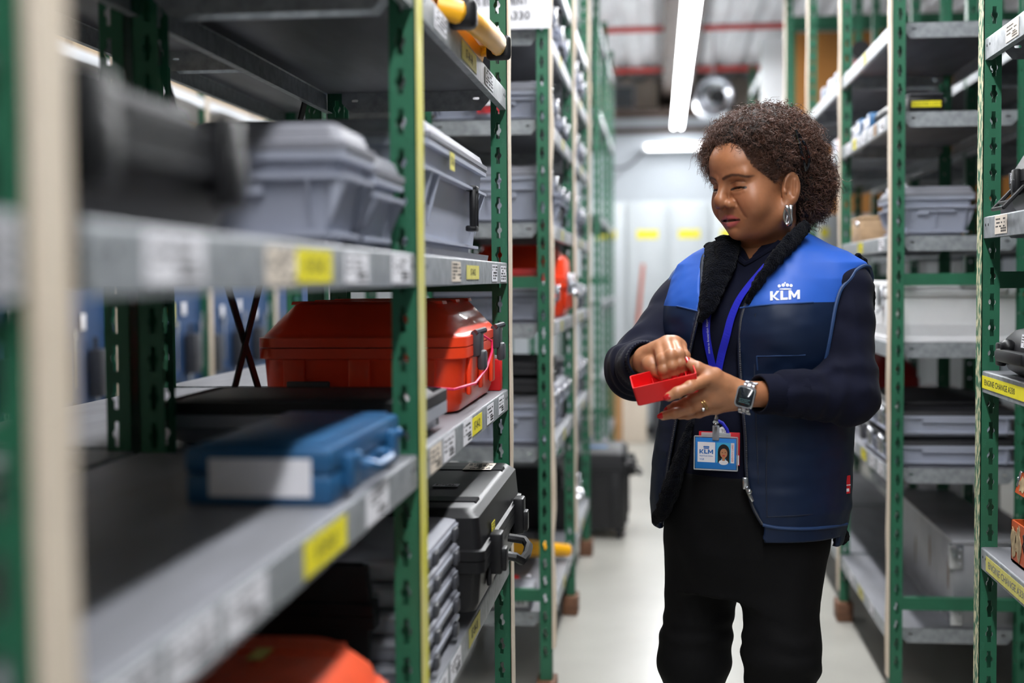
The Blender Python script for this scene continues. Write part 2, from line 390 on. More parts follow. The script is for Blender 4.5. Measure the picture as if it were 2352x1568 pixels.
def rack(side, X, ys, levels, label, group='green slotted post shelving racks', strips=None, beams=(1.32, .34), skip=(), depth=DEP, z0=.075, top=None):
    """side +1: stands right of its aisle, -1: left. X aisle face, ys post positions, levels = shelf tops"""
    e = empty('shelving_rack', (X, ys[0], 0), label, 'shelving rack', group)
    e['_side'] = side; R = {'e': e, 'shelf': {}, 'X': X, 'side': side, 'ys': ys}
    for i, y in enumerate(ys):
        for back in (0, 1):
            px = 0 if not back else side*depth
            p = link('post', PM[side if not back else -side], e, (px, y-ys[0], z0))
            bl = link('wood_block', BLOCK[side] if not back else BLOCKB[-side], e, (px, y-ys[0], .0752))
            if strips and not back and strips.get(i):
                m, kw = strips[i]; link('edge_strip', strip_mesh(side, m=m, **kw), p)
        for bz in beams:
            if (i == 0 or i == len(ys)-1):
                yb = (.006 if i == 0 else .004)
                b = MB().box(*sorted((side*(PWID-.004), side*(depth-PWID+.004))), yb, yb+.03, bz-.018, bz+.018)
                b.build('cross_beam', M['green'], e, (0, y-ys[0], 0))
    for i in range(len(ys)-1):
        for k, lv in enumerate(levels):
            if (i, k) in skip: continue
            if side > 0: s = link('shelf', SHELF, e, (side*.003, ys[i]-ys[0]+PDEP+.001, lv))
            else: s = link('shelf', SHELF, e, (side*.003, ys[i+1]-ys[0]-.001, lv), (0, 0, math.pi))
            R['shelf'][(i, k)] = s
    return R
def wm(o):
    m = o.matrix_basis.copy() if not o.parent else wm(o.parent) @ Matrix.LocRotScale(o.location, o.rotation_euler, o.scale)
    return Matrix.LocRotScale(o.location, o.rotation_euler, o.scale) if not o.parent else m
SEED = [0]
def lip_label(R, key, px0, px1, kind='barcode', paper='paper', zf=(.12, .9), dz=0):
    """sticker on a shelf lip between two positions along the lip (given by where they fall on the lip plane)"""
    s = R['shelf'][key]; side = R['side']; X = R['X']+side*.003-side*.0006
    ya, yb = onX(px0, 640, X).y, onX(px1, 640, X).y; ya, yb = min(ya, yb), max(ya, yb)
    lip_label_y(R, key, ya, yb, kind, paper, zf)
def lip_label_y(R, key, ya, yb, kind='barcode', paper='paper', zf=(.12, .9)):
    s = R['shelf'][key]; side = R['side']; X = R['X']+side*.003-side*.0006
    zt = wm(s).translation.z; h = .046; SEED[0] += 1
    mb = MB(); sticker(mb, Matrix.Identity(4), yb-ya, h*(zf[1]-zf[0]), kind, SEED[0])
    W = facing((X, (ya+yb)/2, zt-h+h*(zf[0]+zf[1])/2), (-side, 0, 0))
    o = link('shelf_label', mb.mesh('shelf_label', [M[paper], M['ink']]), s)
    o.matrix_local = wm(s).inverted() @ W
    return o
post_y = [YL+BAY*i for i in range(-1, 7)]
pl = dict(H0=.0, H1=2.9)
L1 = rack(-1, -AL, [.70-BAY, .70, YL+BAY, YL+2*BAY], [.25, .709, 1.082, 1.366, 1.7525, 2.2],
          'green post shelving rack in the left foreground with cases and grey boxes', beams=(1.32, .34),
          strips={1: (M['pale'], dict(seed=2, wave=.0012, **pl)), 2: (M['yellowstrip'], dict(seed=3, wave=.0003, thick=.002, **pl)),
                  3: (M['pale'], dict(seed=4, wave=.0012, thick=.003, **pl))})
BK = rack(1, -.768-DEP, [YL-BAY+.02, YL+.02, YL+BAY+.02, YL+2*BAY+.02, YL+3*BAY+.02, YL+4*BAY+.02], [.25, .709, 1.082, 1.86, 2.2],
          'green post shelving rack standing back to back behind the left foreground rack')
L2 = rack(-1, -AL, [YL+3*BAY, YL+4*BAY, YL+5*BAY], [.28, .80, 1.19, 1.505, 1.825, 2.10, 2.36],
          'middle left shelving rack filled with grey boxes beyond the cross aisle',
          strips={0: (M['pale'], dict(seed=5, wave=.004, thick=.009, H0=.1, H1=2.9)), 1: (M['pale'], dict(seed=6, wave=.004, thick=.009, H0=.25, H1=2.9)), 2: (M['pale'], dict(seed=8, wave=.003, thick=.009, H0=.5, H1=2.9))})
L3 = rack(-1, -AL, [7.75, 8.9, 10.05], [.3, .75, 1.2, 1.7, 2.3, 2.8], 'far left green shelving rack beside the white cabinets')
R0 = rack(1, AR, [YR-2*BAY+PDEP*0, YR-BAY, YR], [.26, .742, 1.125, 1.455, 1.834, 2.2], 'green rack with worn cream post edge at the right frame edge',
          strips={2: (M['chip'], dict(seed=9, wave=.0001, thick=.0006, **pl))})
R1 = rack(1, AR, [YR+BAY, YR+2*BAY, YR+3*BAY, YR+4*BAY], [.2575, .747, 1.129, 1.4515, 1.823, 2.088], 'right shelving rack behind the woman with white box and grey trays',
          skip={(1, 3), (2, 3)}, strips={k: (M['pale'], dict(seed=11+k, wave=.0018, thick=.005, H0=.04, H1=2.9)) for k in range(4)})
R2 = rack(1, AR+.02, [9.75, 10.9], [.3, .75, 1.2, 1.7, 2.3, 2.8], 'far right green shelving rack with a white end panel')
MB().box(.0, DEP, -.03, -.012, .1, 3.0).build('end_panel', M['whitep'], R2['e'])
# braces behind the left rack
for s in (1, -1):                                            # two flat bars, one just behind the other
    ya, yb = 2*BAY+.02, 3*BAY-.02; zc, hz = 1.22, .62*s; xb = -DEP-.0075-.0045*(s < 0)
    n_ = Vector((0, -2*hz, yb-ya)).normalized()*.011
    p = [Vector((0, ya, zc-hz))+n_, Vector((0, yb, zc+hz))+n_, Vector((0, yb, zc+hz))-n_, Vector((0, ya, zc-hz))-n_]
    MB().prism([(q.y, q.z) for q in p], xb-.002, xb+.002, 0, 'x').build('cross_brace', M['ink'], L1['e'])

# shelf labels, left foreground rack
for key, px0, px1, kind, paper, zf in [
    ((1, 3), 335, 470, 'barcode', 'paper', (.15, .95)), ((1, 3), 612, 680, 'dense', 'paperbuff', (.1, .85)), ((1, 3), 682, 762, '07-03-02', 'yellow', (.15, .85)),
    ((1, 3), 792, 846, 'barcode', 'paper', (.12, .85)), ((1, 3), 900, 942, 'barcode', 'paper', (.1, .9)), ((0, 3), 0, 40, 'dense', 'paper', (.0, .98)),
    ((2, 3), 1038, 1058, 'dense', 'paperbuff', (.12, .85)), ((2, 3), 1072, 1100, '07-04-03', 'oldyellow', (.2, .75)), ((2, 3), 1130, 1142, 'dense', 'paper', (.1, .85)), ((2, 3), 1150, 1162, 'dense', 'paper', (.08, .82)),
    ((2, 2), 984, 1010, 'barcode', 'paperbuff', (.05, .9)), ((2, 2), 1015, 1041, 'barcode', 'paper', (.05, .92)), ((2, 2), 1061, 1081, 'barcode', 'paper', (.05, .95)),
    ((2, 2), 1081, 1104, '07-04-02', 'yellow', (.15, .85)), ((2, 2), 1116, 1131, 'barcode', 'paper', (.1, .9)), ((2, 2), 1143, 1155, 'barcode', 'paper', (.12, .9)),
    ((1, 2), 835, 886, 'barcode', 'paper', (.08, .92)), ((1, 2), 690, 788, '07-03-01', 'yellow', (.1, .85)), ((1, 2), 505, 600, 'barcode', 'paper', (.12, .88)), ((1, 2), 370, 485, 'barcode', 'paper', (.12, .88)), ((1, 2), 210, 345, 'dense', 'paper', (.1, .85)),
    ((2, 1), 1026, 1051, 'barcode', 'paper', (.1, .9)), ((2, 1), 990, 1020, 'barcode', 'paper', (.1, .9)), ((2, 1), 1070, 1096, '07-04-01', 'oldyellow', (.15, .9)),
    ((2, 4), 1004, 1030, 'dense', 'paper', (.15, .85)), ((2, 4), 1065, 1098, '07-04-04', 'oldyellow', (.12, .85)), ((2, 4), 1118, 1136, 'dense', 'paper', (.15, .9))]:
    lip_label(L1, key, px0, px1, kind, paper, zf)
for k in range(6):
    for i in (0, 1):
        y0_ = L2['ys'][i]
        for q in range(3):
            lip_label_y(L2, (i, k), y0_+.2+.3*q+.05*((k*7+q) % 3), y0_+.28+.3*q+.05*((k*7+q) % 3), 'barcode', ('paper', 'oldyellow', 'paper')[q], (.12, .88))
for (k, i, ya, yb, kind, paper) in [(4, 0, .72, .79, 'dense', 'yellow'), (4, 0, .5, .58, 'barcode', 'paper'), (4, 0, .36, .42, 'barcode', 'paper'), (4, 0, .27, .31, 'barcode', 'card'), (4, 0, .1, .2, 'barcode', 'paper'), (4, 0, .62, .69, 'barcode', 'paper'), (4, 0, .86, .95, 'barcode', 'paper'),
        (5, 0, .48, .56, 'dense', 'oldyellow'), (3, 0, .1, .2, 'barcode', 'paper'), (3, 0, .55, .66, 'dense', 'yellow'), (1, 0, .1, .2, 'barcode', 'paper'), (1, 0, .27, .37, 'barcode', 'paper'), (1, 0, .45, .56, 'dense', 'yellow'), (1, 0, .72, .82, 'barcode', 'paper'),
        (0, 0, .28, .36, 'barcode', 'paper'), (0, 0, .5, .62, 'dense', 'oldyellow'), (0, 0, .75, .84, 'barcode', 'paper'), (4, 1, .2, .3, 'barcode', 'paper'), (4, 1, .5, .6, 'dense', 'yellow')]:
    lip_label_y(R1, (i, k), R1['ys'][i]+ya+.05, R1['ys'][i]+yb+.05, kind, paper)
# right foreground rack: the two printed yellow strips and the buff tickets
def strip_text(R, key, y_far, L, txt, paper, ink, zf):
    o = lip_label_y(R, key, y_far-L, y_far, None, paper, zf); s = R['shelf'][key]
    mb = MB(); h = .046*(zf[1]-zf[0])
    sticker(mb, Matrix.Identity(4), L, h, None)
    mb_text(mb, txt, h*.66, Matrix.Translation((-L/2+.02, -h*.01, .0006)), 1, depth=.0002, align='LEFT', sx=1.38)
    o.data = mb.mesh('shelf_label', [M[paper], M[ink]])
XL = AR+.003
strip_text(R0, (1, 2), YR-.003, .47, 'ENGINE CHANGE A330', 'yellow', 'ink', (.2, .78))
strip_text(R0, (1, 1), YR-.05, .47, 'ENGINE CHANGE A330', 'oldyellow', 'greyink', (.12, .8))
o = lip_label_y(R0, (1, 2), onX(2351, 640, XL).y, onX(2321, 640, XL).y, 'barcode', 'paperbuff', (.04, .66)); o.matrix_local = Matrix.Translation((-.0008, 0, 0)) @ o.matrix_local
lip_label_y(R0, (1, 3), onX(2313, 640, XL).y, onX(2285, 640, XL).y, 'barcode', 'paperbuff', (.12, .94))
lip_label_y(R0, (1, 4), onX(2335, 640, XL).y, onX(2306, 640, XL).y, 'barcode', 'paperbuff', (.12, .9))
# sign hung on the middle left rack
sg = empty('hanging_sign', (-AL-.14, YL+3*BAY-.03, 2.06), 'white paper sign with black lettering hung on the rack', 'sign')
p0, p1 = onY(1052, 70, YL+3*BAY-.03), onY(1265, 68, YL+3*BAY-.03)
MB().box(p0.x+AL+.14, p1.x+AL+.14, 0, .003, p0.z-2.06, p0.z-2.06+.42).build('board', M['paper'], sg)
tx = MB(); RX = Matrix.Rotation(math.pi/2, 4, 'X')
q = onY(1188, 36, YL+3*BAY-.033); 
mb_text(tx, 'A330', .036, Matrix.Translation((q.x, q.y, q.z)) @ RX, 0, sx=1.02)
q = onY(1213, 2, YL+3*BAY-.033)
mb_text(tx, 'VARIOUS EQUIPMENT', .031, Matrix.Translation((q.x, q.y, q.z)) @ RX, 0, align='RIGHT', sx=.82)
tx.xf(Matrix.Translation(-Vector((-AL-.14, YL+3*BAY-.03, 2.06)))); tx.build('lettering', M['darkgrey'], sg)
# ------------------------------------------------------------------ box and case builders
M['palewood'] = mat('pale_box_wood', '#b39472', .7, 0, .12, 15, stretch=(1, 1, 4))
# local frame of every box: x = 0 at the face towards the aisle (+x), depth towards -x, y along the aisle centred, z = 0 at the underside
def tote_parts(L, D, H, lid=True):
    key = (round(L, 3), round(D, 3), round(H, 3), lid)
    if key in TOTES: return TOTES[key]
    hw, hd = D/2, L/2; cx = -D/2; z = lambda f: H*f
    lidh = .0 if not lid else .03
    T = H-lidh; b = MB()
    def sec(zz, ins, r=.012): return (zz, cx, 0, hw-ins, hd-ins, r)
    b.loft([sec(0, .034), sec(.012, .034), sec(.012, .016), sec(.017, .016), sec(.017, .026), sec(T*.70, .016), sec(T*.70, .001, .008), sec(T*.70+.005, .001, .008),
            sec(T*.70+.005, .013), sec(T-.012, .011), sec(T-.012, .001, .008), sec(T, .001, .008), sec(T, .012), sec(T*.75, .015), sec(T*.75, .05)], smooth=False, n=3)
    for sy in (-1, 1):
        for q in (.90, .70):                                     # gussets under the rim, aisle face and back
            y = sy*hd*q
            for sx, xa in ((1, 0), (-1, -D)):
                w = .010*sx
                b.prism([(xa-sx*.001, T*.70), (xa-sx*.018, T*.70), (xa-sx*.022, T*.22)], y-.0015, y+.0015, 0, 'y')
        for xq in (.12, .5, .88):
            x = -D*xq; y = sy*hd
            b.prism([(y-sy*.001, T*.70), (y-sy*.018, T*.70), (y-sy*.022, T*.22)], x-.0015, x+.0015, 0, 'x')
        b.box(-D*.74, -D*.26, *sorted((sy*(hd-.014), sy*(hd-.006))), T*.60, T*.66)      # grip ledge on the ends
        b.box(-D*.40, -D*.26, *sorted((sy*(hd-.014), sy*(hd-.006))), T*.54, T*.60)
    body = b.mesh('box_body', [M['tote']])
    out = [('body', body)]
    if lid:
        l = MB(); l.loft([(T, cx, 0, hw+.001, hd+.001, .01), (T+.008, cx, 0, hw+.001, hd+.001, .01), (T+.010, cx, 0, hw-.006, hd-.006, .01), (T+.026, cx, 0, hw-.012, hd-.012, .012), (H, cx, 0, hw-.02, hd-.02, .012), (H, cx, 0, hw-.04, hd-.04, .01), (H-.004, cx, 0, hw-.045, hd-.045, .01)], smooth=False, n=3)
        out.append(('lid', l.mesh('box_lid', [M['totelid']])))
    TOTES[key] = out; return out
TOTES = {}
HND = MB(); HND.tube([(.004, -.035, .022), (.016, -.033, .022), (.020, -.028, .008), (.020, -.028, -.02), (.016, -.033, -.036), (.004, -.035, -.036)], .004, 6)
HM = MB(); 
for a, b_ in (((-.012), .012),): pass
HM.rbox(.0, .016, -.016, .016, .034, .046, .003); HM.rbox(.0, .016, -.016, .016, -.046, -.034, .003); HM.rbox(.006, .016, -.016, -.009, -.04, .04, .003); HM.rbox(.006, .016, .009, .016, -.04, .04, .003)
HANDLE_V = HM.mesh('handle', [M['blackp']])
LT = MB(); LT.rbox(.0, .010, -.014, .014, -.03, .012, .003); LT.sphere((.006, 0, .014), .009, 0, 8); LATCH = LT.mesh('latch', [M['steel']])
LATCHD = LT.mesh('latch', [M['darkgrey']])
def tote(x, y, z, L, D, H, side, label, group='grey lidded stacking boxes', lid=True, handle=True, latches=True, tilt=0, latch_mat=None):
    e = empty('storage_box', (x, y, z), label, 'box', group, rz=(0 if side < 0 else math.pi)+tilt)
    for n, me in tote_parts(L, D, H, lid): link(n, me, e)
    T = H-(.03 if lid else 0)
    if handle and H > .09: link('handle', HANDLE_V, e, (-.016, 0, T*.40), None).scale = (1, 1, min(1, T/.16))
    if latches:
        for s in (-1, 1): link('latch', LATCHD if latch_mat else LATCH, e, (-.001, s*L*.30, T-.004))
    return e
def hard_case(x, y, z, L, D, H, side, label, m, m2=None, split=.62, cham=.05, r=.03, group=None, rz=0, ribs=3, latch=2, handle=True, latch_m='blackp', protr=.02, cat='case', name='hard_case', lidm=None):
    e = empty(name, (x, y, z), label, cat, group, rz=(0 if side < 0 else math.pi)+rz)
    cx, hw, hd = -D/2, D/2, L/2; zs = H*split
    lo = MB(); lo.loft([(0, cx, 0, hw-.03, hd-.03, r), (.004, cx, 0, hw-.02, hd-.02, r), (.02, cx, 0, hw-.013, hd-.013, r), (zs-.022, cx, 0, hw-.008, hd-.008, r), (zs-.02, cx, 0, hw, hd, r), (zs-.001, cx, 0, hw, hd, r)], n=5)
    for i in range(ribs):
        q = (-.62+1.24*i/(max(1, ribs-1)))
        lo.rbox(-.010, -.001, q*hd-.02, q*hd+.02, .03, zs-.02, .004); lo.rbox(-D+.001, -D+.010, q*hd-.02, q*hd+.02, .03, zs-.02, .004)
        for sy in (-1, 1): lo.rbox(cx+q*hw-.02, cx+q*hw+.02, *sorted((sy*(hd-.010), sy*(hd-.002))), .03, zs-.02, .004)
    lo.build('lower_shell', m, e)
    up = MB(); up.loft([(zs+.001, cx, 0, hw, hd, r), (zs+.018, cx, 0, hw, hd, r), (zs+.02, cx, 0, hw-.007, hd-.007, r), (H-cham, cx, 0, hw-.012, hd-.012, r), (H-.006, cx, 0, hw-.012-cham*.75, hd-.012-cham*.75, r), (H, cx, 0, hw-.02-cham*.75, hd-.02-cham*.75, r)], n=5)
    for i in range(ribs):
        q = (-.62+1.24*i/(max(1, ribs-1)))
        up.prism([(cx-hw+.02+cham*.6, H+.002), (cx+hw-.02-cham*.6, H+.002), (cx+hw-.018-cham*.6, H-.004), (cx-hw+.018+cham*.6, H-.004)], q*hd-.025, q*hd+.025, 0, 'y')
    up.build('lid', lidm or m, e)
    for i in range(latch):
        yy = hd*(.62 if latch == 1 else (-.6+1.2*i))
        lt = MB(); lt.rbox(-.004, protr*.7, yy-.024, yy+.024, zs-.045, zs+.03, .004); lt.rbox(protr*.3, protr, yy-.018, yy+.018, zs-.04, zs+.002, .003)
        lt.build('latch', M[latch_m], e)
    if handle:
        h = MB(); w = min(.085, hd*.5)
        h.tube([(-.004, -w, zs-.035), (protr*1.1, -w, zs-.04), (protr*1.5, -w*.85, zs-.05), (protr*1.6, 0, zs-.053), (protr*1.5, w*.85, zs-.05), (protr*1.1, w, zs-.04), (-.004, w, zs-.035)], .009, 8)
        h.build('handle', M[latch_m], e)
    return e
def case_sticker(e, x, y, z, w, h, n=(0, 0, 1), up=(1, 0, 0), kind='barcode', paper='paper', name='sticker'):
    SEED[0] += 1; mb = MB(); sticker(mb, facing((x, y, z), n, up), w, h, kind, SEED[0]); return mb.build(name, [M[paper], M['ink']], e)

# ------------------------------------------------------------------ left foreground rack
zA, zB, zC, zD = 1.753, 1.3665, 1.0825, .7095
c = hard_case(-.352, .95, zB, .44, .37, .105, -1, 'blurred black hard case nearest the camera on the upper left shelf', M['blackrough'], cham=.03, r=.05, ribs=2, protr=.012, handle=False)
MB().rbox(-.30, -.12, -.2, .02, .1, .145, .015).build('carry_grip', M['darkgrey'], c)
tote(-.348, 1.575, zB, .165, .38, .14, -1, 'grey lidded box beside the black case on the upper left shelf', handle=False, latches=False)
tote(-.350, 1.765, zB, .19, .38, .125, -1, 'grey box half hidden by the yellow edged post', handle=False, latches=False)
t = tote(-.350, 2.41, zB+.012, .70, .385, .20, -1, 'large grey lidded box with black handle beside the yellow edged post', handle=False, latches=False)
for yy in (-.10,):
    h = link('handle', HANDLE_V, t, (-.016, .16, .085)); h.scale = (1.3, 1.3, .95)
case_sticker(t, -.0005+.0005, -.12, .150, .05, .03, (1, 0, 0), (0, 0, 1), '07-04', 'oldyellow'); case_sticker(t, -.020, .25, .09, .025, .03, (1, 0, 0), (0, 0, 1), 'dense')
l = MB(); l.loft([(0, -.195, 0, .19, .355, .012), (.011, -.195, 0, .192, .357, .012)], smooth=False); e = empty('flat_tray', (-.345, 2.41, zB), 'thin grey tray lying under the large grey box', 'tray'); l.build('body', M['totelid'], e)
# yellow case on the top shelf
y_ = hard_case(-.350, 2.50, zA, .72, .36, .135, -1, 'yellow plastic case with thick carrying handle on the top left shelf', M['yellowp'], split=.48, cham=.03, r=.05, ribs=0, latch=0, handle=False)
h = MB(); h.tube([(-.01, -.29, .020), (.022, -.285, .012), (.032, -.24, .012), (.036, -.1, .020), (.036, .06, .030), (.033, .18, .040), (.024, .255, .046), (-.01, .265, .046)], [.017, .019, .020, .0205, .0205, .020, .019, .017], 12, flat=(1.05, .85)); h.build('handle', M['yellowp'], y_)
for yy, r_, zz in ((-.265, .021, .012), (.245, .010, .042)):
    MB().rbox(.002, .052, yy-r_, yy+r_, zz-.025, zz+.025, .012, seg=3).build('handle_clamp', M['blackp'], y_)
for yy in (-.02, .16): MB().rbox(-.012, .010, yy-.045, yy+.045, .045, .090, .008).build('latch', M['yellowp'], y_)
# red case on the middle shelf
rc = hard_case(-.352, 2.70, zC, .545, .392, .205, -1, 'red orange hard case with pink cord on the middle left shelf', M['redp'], split=.60, cham=.055, r=.045, ribs=3, latch=0, handle=False)
for yy in (-.13, .18):
    k = MB(); k.rbox(-.006, .014, yy-.026, yy+.026, .10, .150, .006); k.rbox(.006, .022, yy-.020, yy+.020, .074, .112, .006); k.tube([(.004, yy-.026, .146), (.018, yy, .150), (.004, yy+.026, .146)], .006, 8); k.build('latch', M['darkgrey'], rc)
k = MB(); k.tube([(-.10, -.272, .055), (-.02, -.276, .048), (.012, -.22, .055), (.020, -.12, .075), (.024, -.06, .105), (.022, -.05, .125), (.005, -.08, .14), (-.01, -.1, .145)], .0024, 6); k.build('seal_cord', M['pink'], rc)
MB().rbox(-.33, -.25, -.276, -.266, .02, .062, .003).build('foot_block', M['darkgrey'], rc)
case_sticker(rc, -.09, .05, .2085, .03, .03, (0, 0, 1), (1, 0, 0), None)
b = MB(); b.rbox(-.035, 0, -.02, .02, 0, .07, .003); o = empty('red_box', (-.352, 2.998, zC), 'tiny red box against the post beside the red case', 'box')
b.build('body', M['redbox'], o); MB().rbox(-.03, -.004, -.015, .015, .07, .078, .002).build('cap', M['clear'], o)
# dark flat case and blue case
fc = hard_case(-.352, 2.10, zC, .28, .40, .068, -1, 'flat grey case with dark lid between the blue and red cases', M['toteB'], split=.7, cham=.012, r=.02, ribs=0, latch=0, handle=False, lidm=M['blackrough'])
case_sticker(fc, -.0070, .05, .028, .05, .034, (1, 0, 0), (0, 0, 1), 'barcode')
bc = empty('blue_case', (-.356, 1.63, zC), 'flat blue metal case with white label at the front of the middle shelf', 'case')
b = MB(); b.rbox(-.165, 0, -.19, .19, .0, .034, .005); b.build('lower_shell', M['bluecase'], bc)
b = MB(); b.rbox(-.166, .001, -.191, .191, .0345, .064, .006); b.rbox(-.150, -.012, -.178, .178, .063, .068, .003); b.build('lid', M['bluecase'], bc)
for yy in (-.12, .12):
    b = MB(); b.rbox(-.001, .012, yy-.018, yy+.018, .012, .05, .003); b.sphere((.013, yy, .046), .007, 0, 8); b.build('latch', M['bluecase'], bc)
b = MB(); b.tube([(0, -.05, .03), (.014, -.05, .028), (.02, -.04, .024), (.02, .04, .024), (.014, .05, .028), (0, .05, .03)], .006, 8); b.build('handle', M['bluecase'], bc)
case_sticker(bc, -.080, -.1915, .031, .115, .042, (0, -1, 0), (0, 0, 1), None, name='name_plate')
# lower shelf: trays, black case, orange case
for i in range(5):
    e = empty('flat_tray', (-.352+.002*(i % 2), 2.17, zD+i*.041), ('lowest', 'second lowest', 'middle', 'second highest', 'topmost')[i]+' grey flat tray in the stack on the lower left shelf', 'tray', 'stacked flat grey trays')
    q = MB(); q.loft([(0, -.2, 0, .185, .165, .015), (.004, -.2, 0, .19, .17, .015), (.026, -.2, 0, .195, .176, .015), (.026, -.2, 0, .2, .182, .015), (.031, -.2, 0, .2, .182, .015)], n=4); q.build('body', M['toteB'], e)
    q = MB(); q.loft([(.031, -.2, 0, .197, .179, .015), (.036, -.2, 0, .195, .177, .015), (.0405, -.2, 0, .18, .162, .015)], n=4); q.build('lid', M['totelid'], e)
    for yy in (-.1, .1): MB().rbox(-.001, .008, yy-.015, yy+.015, .012, .034, .003).build('clip', M['darkgrey'], e)
e = empty('flat_tray', (-.354, 2.70, zD), 'single grey tray under the black case', 'tray'); q = MB(); q.loft([(0, -.2, 0, .18, .27, .015), (.03, -.2, 0, .19, .28, .015)]); q.build('body', M['toteB'], e)
bk = hard_case(-.306, 2.655, zD+.031, .66, .43, .185, -1, 'black hard case sticking out over the lower left shelf', M['blackp'], split=.52, cham=.014, r=.016, ribs=2, latch=2, handle=True, protr=.026, latch_m='blackp')
case_sticker(bk, -.11, -.05, .188, .05, .032, (0, 0, 1), (0, 1, 0), 'barcode'); case_sticker(bk, -.08, .22, .1875, .06, .1, (0, 0, 1), (0, 1, 0), 'dense', 'paperbuff')
case_sticker(bk, -.0045, -.16, .128, .045, .02, (1, 0, 0), (0, 0, 1), 'dense', 'yellow')
for (xx, yy, sx, sy) in ((-.21, -.02, .05, .11), (-.24, .12, .04, .09)):
    rnd = random.Random(int(abs(xx)*1000)); q = MB(); n = 18
    pts = [(xx+sx*(.7+.5*rnd.random())*math.cos(6.283*i/n), yy+sy*(.7+.5*rnd.random())*math.sin(6.283*i/n)) for i in range(n)]
    q.prism(pts, .1872, .1876); q.build('torn_label', M['greyink'], bk)
oc = hard_case(-.352, 1.46, zD, .53, .40, .165, -1, 'red orange hard case at the bottom edge on the lower left shelf', M['orangep'], split=.55, cham=.035, r=.05, ribs=3, latch=1, handle=True, latch_m='orangep')
case_sticker(oc, -.2, .05, .169, .06, .05, kind='dense', paper='greyink'); case_sticker(oc, -.13, .12, .169, .05, .02, kind=None, paper='oldyellow')
hard_case(-.37, .95, zD, .45, .38, .14, -1, 'dark case in the shade under the near middle shelf', M['blackrough'], ribs=2, latch=1)
hard_case(-.42, 1.965, zD+.0, .02+.02, .3, .2, -1, 'narrow black case standing beside the flat trays', M['blackp'], ribs=0, latch=0, handle=False, cham=.004, r=.004)

# ------------------------------------------------------------------ middle left rack: boxes on every shelf
lv = L2['e']; LV = [.28, .80, 1.19, 1.505, 1.825, 2.10]
ORD = ['bottom', 'second', 'third', 'fourth', 'fifth', 'sixth']
for k, (z, H) in enumerate(zip(LV, [.0, .165, .13, .18, .125, .15])):
    if not H: continue
    for i in (0, 1):
        y0_ = L2['ys'][i]+.06
        for q in range(2):
            if k == 2 and i == 0 and q == 1: continue
            L = .40 if (k+q) % 2 else .46; hh = H*(1 if q == 0 else (.8, .95, 1, .9)[(k+i) % 4])
            yc = y0_+.02+(L/2 if q == 0 else 1.0-L/2)
            tote(-AL-.012, yc, z, L, .385, hh, -1, 'grey lidded box on the %s shelf of the middle left rack, %s along the aisle' % (ORD[k], ('nearest', 'second', 'third', 'farthest')[i*2+q]), 'grey boxes on the middle left rack')
e = empty('label_card', (-AL-.2, YL+3*BAY+.062, 1.83), 'white ticket with a red stripe on the end of a grey box', 'label'); case_sticker(e, -.02, 0, .065, .07, .04, (0, -1, 0), (0, 0, 1), 'dense'); case_sticker(e, .02, 0, .03, .10, .022, (0, -1, 0), (0, 0, 1), 'dense', 'redink')
oc = hard_case(-AL+.004, 5.05, 1.19, .38, .36, .26, -1, 'bright orange hard case standing among grey boxes of the middle rack', M['redp'], split=.5, cham=.05, r=.05, ribs=2, latch=2, latch_m='steel')
hard_case(-AL-.03, 4.50, 1.322, .44, .36, .035, -1, 'thin dark red case on top of the grey box on the third shelf', mat('dark_red', '#a81f1c', .45), cham=.006, r=.02, ribs=0, latch=0, handle=False)
for i in range(2):
    hard_case(-AL-.02, 4.47, .967+i*.052, .46, .37, .05, -1, ('lower', 'upper')[i]+' flat black case stacked on the grey box of the second shelf', M['blackrough'], cham=.01, r=.02, ribs=0, latch=0, handle=False)
hard_case(-AL-.03, 5.82, .2805, .46, .36, .26, -1, 'black case on the bottom shelf of the middle left rack', M['blackrough'], ribs=2, latch=2, latch_m='steel')
hard_case(-AL-.20, 4.95, .2805, .40, .20, .22, -1, 'dark case at the back of the bottom middle shelf', M['darkgrey'], ribs=1, latch=0, handle=False)
e = empty('barcode_box', (-AL-.05, 4.33, .281), 'low box with a white barcode strip on the bottom shelf', 'box'); MB().rbox(-.33, -.02, -.09, .1, 0, .06, .004).build('body', M['totelid'], e)
q = MB(); q.box(-.30, -.03, -.0915, -.0905, .012, .05, 0); rnd = random.Random(3); x = -.29
while x < -.05:
    w_ = rnd.uniform(.002, .008); q.box(x, x+w_, -.0918, -.0914, .018, .046, 1); x += w_+rnd.uniform(.003, .009)
q.build('barcode', [M['paper'], M['greyink']], e)
e = empty('yellow_tool', (-AL-.10, 4.95, .281), 'yellow tool lying on the bottom shelf of the middle left rack', 'tool')
q = MB(); q.tube([(-.16, -.12, .05), (-.10, -.06, .07), (0, .0, .055), (.09, .1, .03)], [.03, .036, .03, .024], 10); q.build('body', M['yellowp'], e)
q = MB(); q.tube([(-.16, -.12, .05), (-.21, -.16, .045)], [.022, .012], 10); q.build('nozzle', M['blackp'], e)
e = empty('red_clamp', (-AL-.18, 4.58, .281), 'small red and chrome clamp on the bottom shelf', 'clamp'); MB().tube([(-.05, -.03, .02), (.03, .02, .02)], .014, 8).build('grip', M['redbox'], e); MB().tube([(.03, .02, .02), (.07, .045, .02)], .009, 8).build('jaw', M['steel'], e)
# trunk on the floor past the rack
tr = hard_case(-.165, 7.12, .045, .48, .36, .41, -1, 'large black transport trunk standing on the floor past the left rack', M['blackrough'], split=.78, cham=.02, r=.03, ribs=2, latch=2, protr=.04)
for sx in (-.05, -.31):
    for sy in (-.19, .19):
        w = MB(); w.cyl((sx-.015, sy, -.02), (sx+.015, sy, -.02), .025, 14); w.build('wheel', M['ink'], tr)
case_sticker(tr, -.16, -.08, .4115, .12, .10, kind=None, paper='bluecase')

